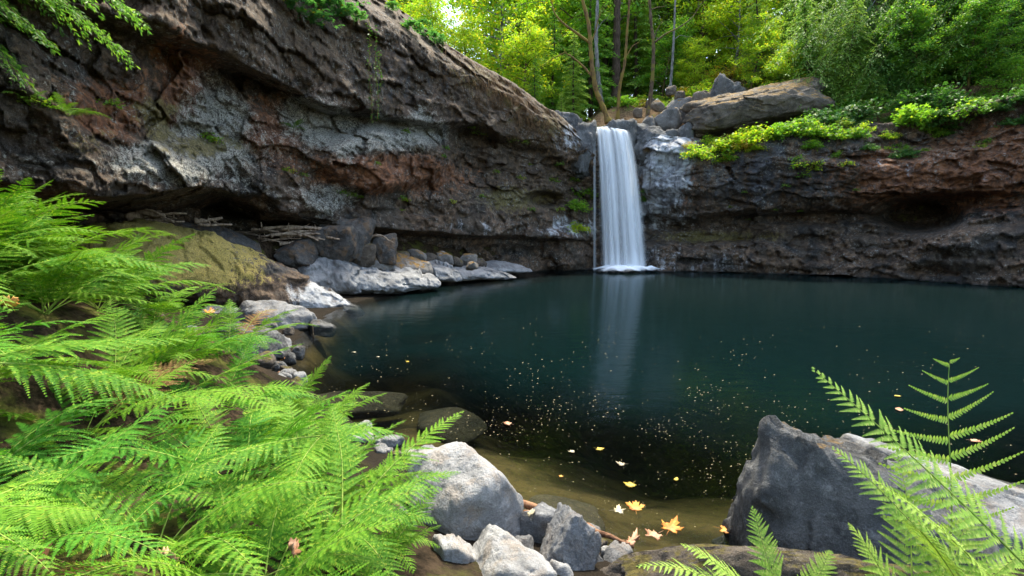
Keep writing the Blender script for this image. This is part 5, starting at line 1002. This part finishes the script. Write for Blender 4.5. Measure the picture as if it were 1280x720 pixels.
for i, (u, v, k, sz) in enumerate([(505, 165, 'tiny', .3), (255, 172, 'tiny', .35), (268, 176, 'tinyb', .25), (138, 133, 'tiny', .3), (360, 212, 'tinyb', .25), (378, 218, 'tiny', .2), (428, 240, 'tiny', .25), (440, 243, 'tiny', .25), (452, 246, 'tiny', .2), (500, 247, 'tiny', .3), (508, 250, 'tinyb', .2), (500, 263, 'tinyb', .2), (565, 252, 'tinyb', .25), (555, 185, 'tiny', .3), (552, 195, 'tiny', .25), (595, 165, 'tiny', .35), (605, 168, 'tinyb', .3), (640, 175, 'tiny', .4), (655, 178, 'tinyb', .3), (620, 215, 'tiny', .25), (650, 222, 'tinyb', .3), (663, 262, 'tiny', .3), (697, 262, 'tinyb', .35), (600, 245, 'tiny', .25), (690, 225, 'tiny', .45), (700, 205, 'tiny', .3), (660, 205, 'tinyb', .2), (45, 128, 'tiny', .3), (590, 160, 'tiny', .3), (470, 205, 'tiny', .2)]):
    shrub(k, cliffL.at(u, v, .05), sz, "small green plant rooted in a crack of the overhanging left cliff", "small plants in the left cliff", 900 + i, "cliff_plant", "plant")
for i, (u, v, k, sz) in enumerate([(722, 262, 'green', .7), (728, 245, 'green', .8), (736, 228, 'green', .7), (722, 286, 'yellow', .6), (735, 278, 'yellow', .45), (734, 210, 'tiny', .5), (720, 240, 'tiny', .6), (738, 258, 'green', .55), (716, 225, 'tiny', .5)]):
    shrub(k, (cliffL if u < 728 else cliffR).at(min(u, 745), v, .15), sz, "lush green clump on the wet rock left of the waterfall", "green clumps left of the waterfall", 940 + i, "cliff_plant", "plant")
for i, (u, v, k, sz) in enumerate([(806, 252, 'green', .4), (803, 240, 'tiny', .4), (1000, 206, 'tinyb', .5), (1012, 212, 'tinyb', .5), (995, 200, 'tiny', .45), (1022, 204, 'tinyb', .45), (1005, 220, 'tiny', .4), (1055, 205, 'tinyb', .4), (1045, 196, 'tiny', .4), (1110, 186, 'tiny', .35), (1122, 182, 'tiny', .3), (1155, 188, 'tiny', .3), (1232, 178, 'tiny', .4), (1225, 184, 'tinyb', .3), (935, 275, 'tiny', .2), (965, 262, 'tiny', .25), (1000, 263, 'tiny', .2), (1070, 238, 'tinyb', .2), (930, 240, 'tiny', .2), (912, 258, 'tinyb', .2), (980, 232, 'tiny', .25), (880, 196, 'tiny', .4)]):
    shrub(k, cliffR.at(u, v, .06), sz, "small green plant rooted in the dark right cliff", "small plants in the right cliff", 960 + i, "cliff_plant", "plant")
for i, (u, v, sz, lab) in enumerate([(84, 145, .55, "sword fern clump high on the cliff below the conifer boughs"), (78, 140, .4, "small sword fern beside the larger clump on the cliff"), (367, 160, .5, "sword fern in the dark recess under the upper overhang"), (35, 128, .35, "little fern at the left of the cliff under the boughs"), (1128, 190, .5, "small fern drooping from the lip of the right cliff")]):
    fern_plant((cliffL if u < 700 else cliffR).at(u, v, .05), sz, 7, lab, None, 980 + i)
for i, (u, v, sz) in enumerate([(372, 6, .6), (398, 26, .5), (415, 8, .55), (440, 22, .4), (512, 36, .45), (538, 48, .5), (528, 30, .35), (425, -8, .7), (385, -18, .8), (548, 56, .3), (490, 12, .3)]):
    shrub('maple', cliffL.at(u, v, .5), sz, "blue-green maple shrub hanging over the brow of the left cliff", "maple shrubs on the brow of the left cliff", 1000 + i)
# hanging vines
for i, (u, v0, v1, lab) in enumerate([(459, 30, 152, "longest thin vine hanging before the upper overhang"), (468, 40, 150, "vine hanging close right of the longest one"), (552, 58, 140, "vine hanging by itself near the root mat"), (474, 70, 130, "short faint vine right of the pair of vines")]):
    p0 = cliffL.at(u, max(v0, 0), .45); p1 = p0.copy(); p1[2] = at(u, v1, p0[1])[2]; n = 26; q = np.linspace(0, 1, n)[:, None]; P = p0 * (1 - q) + p1 * q + np.concatenate([np.sin(q * 9 + i) * .03, 0 * q, 0 * q], 1)
    root = empty("vine", p0); tag(root, lab, "vine"); g = Geo(); g.tube(P - p0, np.full(n, .008), 5); sv = link("stem", g.mesh("stem", M['bark_gold']), root); rng = np.random.default_rng(i); g = Geo(); cc = np.repeat(P, 4, 0) - p0 + rng.normal(0, .035, (n * 4, 3)); leaf_quads(g, cc, rng, .075); link("foliage", g.mesh("foliage", M['leaf_dark'], False), root)
# mat of dry roots and grass fringing the brow of the left cliff
rng = np.random.default_rng(9); g = Geo()
for k in range(4200):
    u = rng.triangular(530, 640, 735); vt = np.interp(u, keysL, SL[0][0]); v = vt + abs(rng.normal(0, 24)) - 1; p0 = cliffL.at(u, v, .02)
    L = rng.uniform(.1, .6) * (1.4 if rng.random() < .12 else 1); d = unit(np.array([rng.normal(.1, .8), rng.normal(-.45, .5), rng.uniform(-.3, .6)])); q = np.array([0, .35, .7, 1])[:, None]
    P = p0 + d * L * .5 * q + np.array([0, 0, -1]) * L * q ** 1.7; wv = unit(np.array([rng.normal(), rng.normal(), .1])) * rng.uniform(.004, .010)
    V = np.concatenate([P - wv * (1.1 - q), P + wv * (1.1 - q)]); g.add(V, np.array([[0, 1, 5, 4], [1, 2, 6, 5], [2, 3, 7, 6]]))
o = link("dry_grass", g.mesh("dry_grass", M['drygrass'], False)); tag(o, "dry brown root and grass mat hanging from the brow of the left cliff", "dry grass", kind="stuff")
rng = np.random.default_rng(19); g = Geo(); c0 = cliffR.at(809, 188, .12)
for k in range(160):
    d = unit(np.array([rng.normal(0, .5), rng.normal(-.5, .3), rng.uniform(.1, .9)])); L = rng.uniform(.25, .5); q = np.array([0, .35, .7, 1])[:, None]; P = rng.normal(0, .06, 3) + d * L * .7 * q - np.array([0, 0, 1]) * L * .8 * q ** 2; wv = unit(rng.normal(size=3)) * .008
    g.add(np.concatenate([P - wv * (1.1 - q), P + wv * (1.1 - q)]), np.array([[0, 1, 5, 4], [1, 2, 6, 5], [2, 3, 7, 6]]))
o = link("grass_tuft", g.mesh("grass_tuft", M['drygrass'], False), loc=c0); tag(o, "dry tan grass tuft on the rock right of the waterfall lip", "grass tuft")

# ------------------------------------------------------------------ driftwood
def stick(name, label, p0, p1, r, mat, seed, group=None, cat="driftwood", bend=.05, knots=True):
    rng = np.random.default_rng(seed); p0, p1 = np.array(p0, float), np.array(p1, float); n = 12; q = np.linspace(0, 1, n)[:, None]; L = np.linalg.norm(p1 - p0)
    P = p0 * (1 - q) + p1 * q + np.array([0, rng.normal(0, .5), 1]) * L * bend * np.sin(np.pi * q * rng.uniform(.8, 1.4)) + rng.normal(0, r * .18, (n, 3))
    g = Geo(); g.tube(P - p0, r * np.linspace(1.1, .55, n) * (1 + .15 * rng.normal(size=n)), 7)
    if knots:
        k = rng.integers(3, 9); d = unit(rng.normal(size=3) * np.array([1, .5, 1])); g.tube(np.array([P[k], P[k] + d * r * 3, P[k] + d * r * 5 + np.array([0, 0, r])]) - p0, [r * .6, r * .4, r * .2], 5)
    o = link(name, g.mesh(name, M[mat]), loc=p0); tag(o, label, cat, group); return o
rs = random.Random(8)
for i in range(46):
    u = rs.uniform(305, 398); v = rs.uniform(288, 306) - (0 if u < 380 else 3); Y = 15.2 + rs.uniform(-.4, .9); a = at(u, v, Y); ln = rs.uniform(.6, 1.9); an = rs.gauss(0, .34)
    stick("driftwood_stick", "weathered pale stick in the driftwood heap behind the mossy slab", a - np.array([ln / 2 * math.cos(an), ln * .5 * math.sin(an), rs.gauss(0, .06)]), a + np.array([ln / 2 * math.cos(an), ln * .5 * math.sin(an), rs.gauss(0, .06)]), rs.uniform(.022, .05), 'drift', 1100 + i, "driftwood heap behind the mossy slab")
for i in range(26):
    u = rs.uniform(110, 205); v = rs.uniform(265, 280); Y = 12.0 + rs.uniform(-.4, .7); a = at(u, v, Y); ln = rs.uniform(.5, 1.5); an = rs.gauss(.1, .3)
    stick("driftwood_stick", "weathered stick in the small heap at the top of the mossy slab", a - np.array([ln / 2 * math.cos(an), ln * .5 * math.sin(an), rs.gauss(0, .08)]), a + np.array([ln / 2 * math.cos(an), ln * .5 * math.sin(an), rs.gauss(0, .1)]), rs.uniform(.018, .04), 'drift', 1200 + i, "small driftwood heap at the top of the slab")
stick("driftwood_log", "gnarled brown root stump end on the small driftwood heap", at(160, 272, 11.8), at(202, 267, 11.9), .11, 'drift', 1301, cat="log", bend=.1)
stick("driftwood_log", "brown log lying in the recess right of the small heap", at(242, 277, 13.2), at(278, 273, 13.6), .07, 'drift', 1302, cat="log", bend=.0)
stick("driftwood_log", "thin brown pole beside the log in the recess", at(248, 281, 13.0), at(290, 281, 13.3), .04, 'drift', 1303, cat="log", bend=.0)
stick("driftwood_stick", "bent pale stick lying over the small grey boulder", at(464, 296, 16.6), at(493, 301, 16.6), .035, 'drift', 1304, bend=.12)
stick("driftwood_log", "red-brown log end lying by the water below the tilted boulder", at(318, 482, 6.7), at(350, 467, 6.6), .06, 'drift_red', 1305, cat="log", bend=.0, knots=False)
stick("branch", "long wet red-brown branch lying in the shallows behind the foreground boulders", at(640, 624, 3.3), at(792, 684, 2.98), .026, 'drift_red', 1306, cat="branch", bend=.02)
stick("branch", "short brown branch half under the water beside the long one", at(655, 640, 3.2), at(720, 668, 3.05), .012, 'drift_red', 1307, cat="branch", bend=.05)
stick("twig", "thin pale twig standing out of the water by the pointed slab", atw(392, 423, -.1), at(390, 407, 9.2), .010, 'drift', 1308, cat="twig", bend=.12, knots=False)

# ------------------------------------------------------------------ leaves on the water and on the ferns
def maple_leaf(name, label, pos, size, mat, seed, curl=.12, tilt=(0, 0), cat="leaf", group=None, oval=False):
    rng = np.random.default_rng(seed); pts = []
    if oval:
        for k in range(16):
            a = 2 * math.pi * k / 16; pts.append((.30 * math.sin(a), .5 * math.cos(a)))
    else:
        for k in range(5):
            a0 = R(-125 + 62 * k + rng.uniform(-6, 6)); r = [.42, .6, .68, .6, .42][k] * rng.uniform(.88, 1.08)
            for da, f in ((-31, .46), (-20, .80), (-11, .72), (0, 1.0), (11, .72), (20, .80)): pts.append((r * f * math.sin(a0 + R(da)), r * f * math.cos(a0 + R(da)) + .05))
        pts.append((0.02, -.12))
    pts = np.array(pts); n = len(pts); r = np.hypot(pts[:, 0], pts[:, 1])
    z = curl * (r ** 2) * 1.6 + curl * .6 * np.sin(pts[:, 0] * 9 + seed) * r
    V = np.vstack([[0, 0, 0], np.c_[pts, z]]) * size; V = np.vstack([V, V + np.array([0, 0, -.006]) * 1.0])
    f = []; m = n + 1
    for k in range(n): a, b = 1 + k, 1 + (k + 1) % n; f += [(0, b, a), (m, m + a, m + b), (a, b, m + b, m + a)]
    g = Geo(); g.add(V, np.array([x for x in f if len(x) == 3])); g.f.append(np.array([x for x in f if len(x) == 4]))
    if not oval: g.tube(np.array([[0, -.05, .0], [.02, -.35, .03], [.06, -.6, .02]]) * size, [.012 * size, .010 * size, .008 * size], 5)
    o = link(name, g.mesh(name, M[mat]), loc=pos, rot=(tilt[0], tilt[1], rng.uniform(0, 6.28))); tag(o, label, cat, group); return o
for i, (u, v, sz, mt, lab) in enumerate([
    (795, 636, .17, 'dl_orange', "largest orange maple leaf floating beside a cream one"), (771, 638, .12, 'dl_cream', "cream maple leaf floating left of the largest orange leaf"),
    (789, 605, .14, 'dl_yellow', "yellow and orange curled maple leaf floating beyond the cream one"), (778, 580, .10, 'dl_cream', "pale cream leaf floating beyond the curled yellow leaf"),
    (748, 561, .10, 'dl_yellow', "yellow leaf floating farthest of the maple leaves"), (713, 564, .08, 'dl_cream', "small cream leaf floating left of the farthest yellow leaf"),
    (702, 595, .05, 'dl_orange', "small orange leaf floating above the sunken dark rock"), (636, 530, .12, 'dl_brown', "brown maple leaf floating beyond the pale granite boulder"),
    (845, 599, .065, 'dl_yellow', "small oval yellow leaf floating alone before the massive boulder"), (838, 661, .19, 'dl_orange', "bright orange leaf stranded at the edge of the brown slab"),
    (905, 662, .15, 'dl_orange', "orange leaf caught between the brown slab and the massive boulder"), (820, 668, .16, 'dl_brown', "brown pink leaf stranded left of the bright orange one"),
    (1122, 495, .09, 'dl_yellow', "tiny yellow leaf floating behind the tip of the leaning frond"), (1124, 512, .14, 'dl_brown', "tan sliver of leaf floating by the leaning frond"),
    (352, 449, .20, 'dl_orange', "orange leaf at the waterline beside the tilted boulder"), (443, 440, .10, 'dl_cream', "pale leaf floating left in the dark water near the bank"), (510, 452, .08, 'dl_yellow', "yellow leaf floating alone in the middle of the dark water"), (472, 446, .07, 'dl_cream', "small pale leaf floating between the bank and the yellow one"), (1216, 551, .11, 'dl_brown', "brown leaf floating between the slender fern and the frond")]):
    maple_leaf("floating_leaf", lab, atw(u, v, .012), sz * .78, mt, 1400 + i, curl=.22, oval=i in (8, 12, 13))
for i, (u, v, Y, sz, mt, lab, tl) in enumerate([(215, 699, 1.52, .07, 'dl_brown', "dry tan curled leaf caught on a fern frond at the bottom left", (.7, .3)), (368, 690, 1.75, .075, 'dl_brown', "dry brown leaf curled on the ferns left of the foreground boulders", (.9, .4)), (788, 676, 2.72, .10, 'dl_brown', "dry tan leaf resting on the brown slab by the branch", (.2, .1)), (602, 693, 2.55, .05, 'dl_orange', "small orange leaf between the foreground boulders", (.3, .2)), (50, 712, 1.6, .2, 'dl_brown', "large dead brown leaf in the shade under the corner ferns", (.4, .2)), (662, 643, 2.88, .05, 'dl_cream', "tiny pale leaf lying on the blue-grey boulder", (.4, .1)), (12, 382, 3.0, .1, 'dl_orange', "orange leaf caught in the tall ferns at the left edge", (.8, .2)), (262, 392, 7.4, .14, 'dl_orange', "orange leaf on the bank below the mossy slab", (.3, 0))]):
    maple_leaf("dry_leaf", lab, at(u, v, Y), sz, mt, 1450 + i, curl=.5, tilt=tl)
# drifting flecks: seeds and bits of leaf too many to count
rng = np.random.default_rng(33); g = Geo(); n = 1500
uu = rng.uniform(380, 1290, n * 3); vv = 395 + 270 * rng.beta(1.6, 1.5, n * 3); dens = .12 + np.clip(fbm(np.stack([uu * .012, vv * .03, 0 * uu], -1), 4, s=2) * 1.5 + .35, 0, 1); dens *= np.interp(uu, [380, 560, 700, 860, 1000, 1290], [.25, .6, 1.2, 1.2, .5, .3])
keep = rng.uniform(0, 1, n * 3) < dens * .9; uu, vv = uu[keep][:n], vv[keep][:n]; P = atw(uu, vv, .010); m = shore_dist(P[:, 0], P[:, 1]) < -.15; P = P[m]; n = len(P)
an = rng.normal(.2, .6, n); sz = (.0035 + .008 * rng.random(n) ** 2.2) * np.clip(P[:, 1] / 5, .5, 1.4); d = np.stack([np.cos(an), np.sin(an), 0 * an], -1) * sz[:, None]; s = np.stack([-np.sin(an), np.cos(an), 0 * an], -1) * (sz * .45)[:, None]; up = np.array([0, 0, .004])
V = np.stack([P - d, P + s, P + d, P - s, P + up], 1).reshape(-1, 3); i5 = np.arange(n)[:, None] * 5; g.add(V, i5 + np.array([[0, 3, 4]])); 
for fc_ in ([3, 2, 4], [2, 1, 4], [1, 0, 4]): g.f.append(np.concatenate([i5 + np.array([fc_]), np.full((n, 1), -1)], 1))
M['fleck'] = dead_leaf('pale_fleck', (0.18, 0.135, 0.05), (0.29, 0.23, 0.10))
o = link("drifting_debris", g.mesh("drifting_debris", M['fleck'], False)); tag(o, "tiny yellow seeds and leaf bits drifting on the dark water", "debris", kind="stuff")
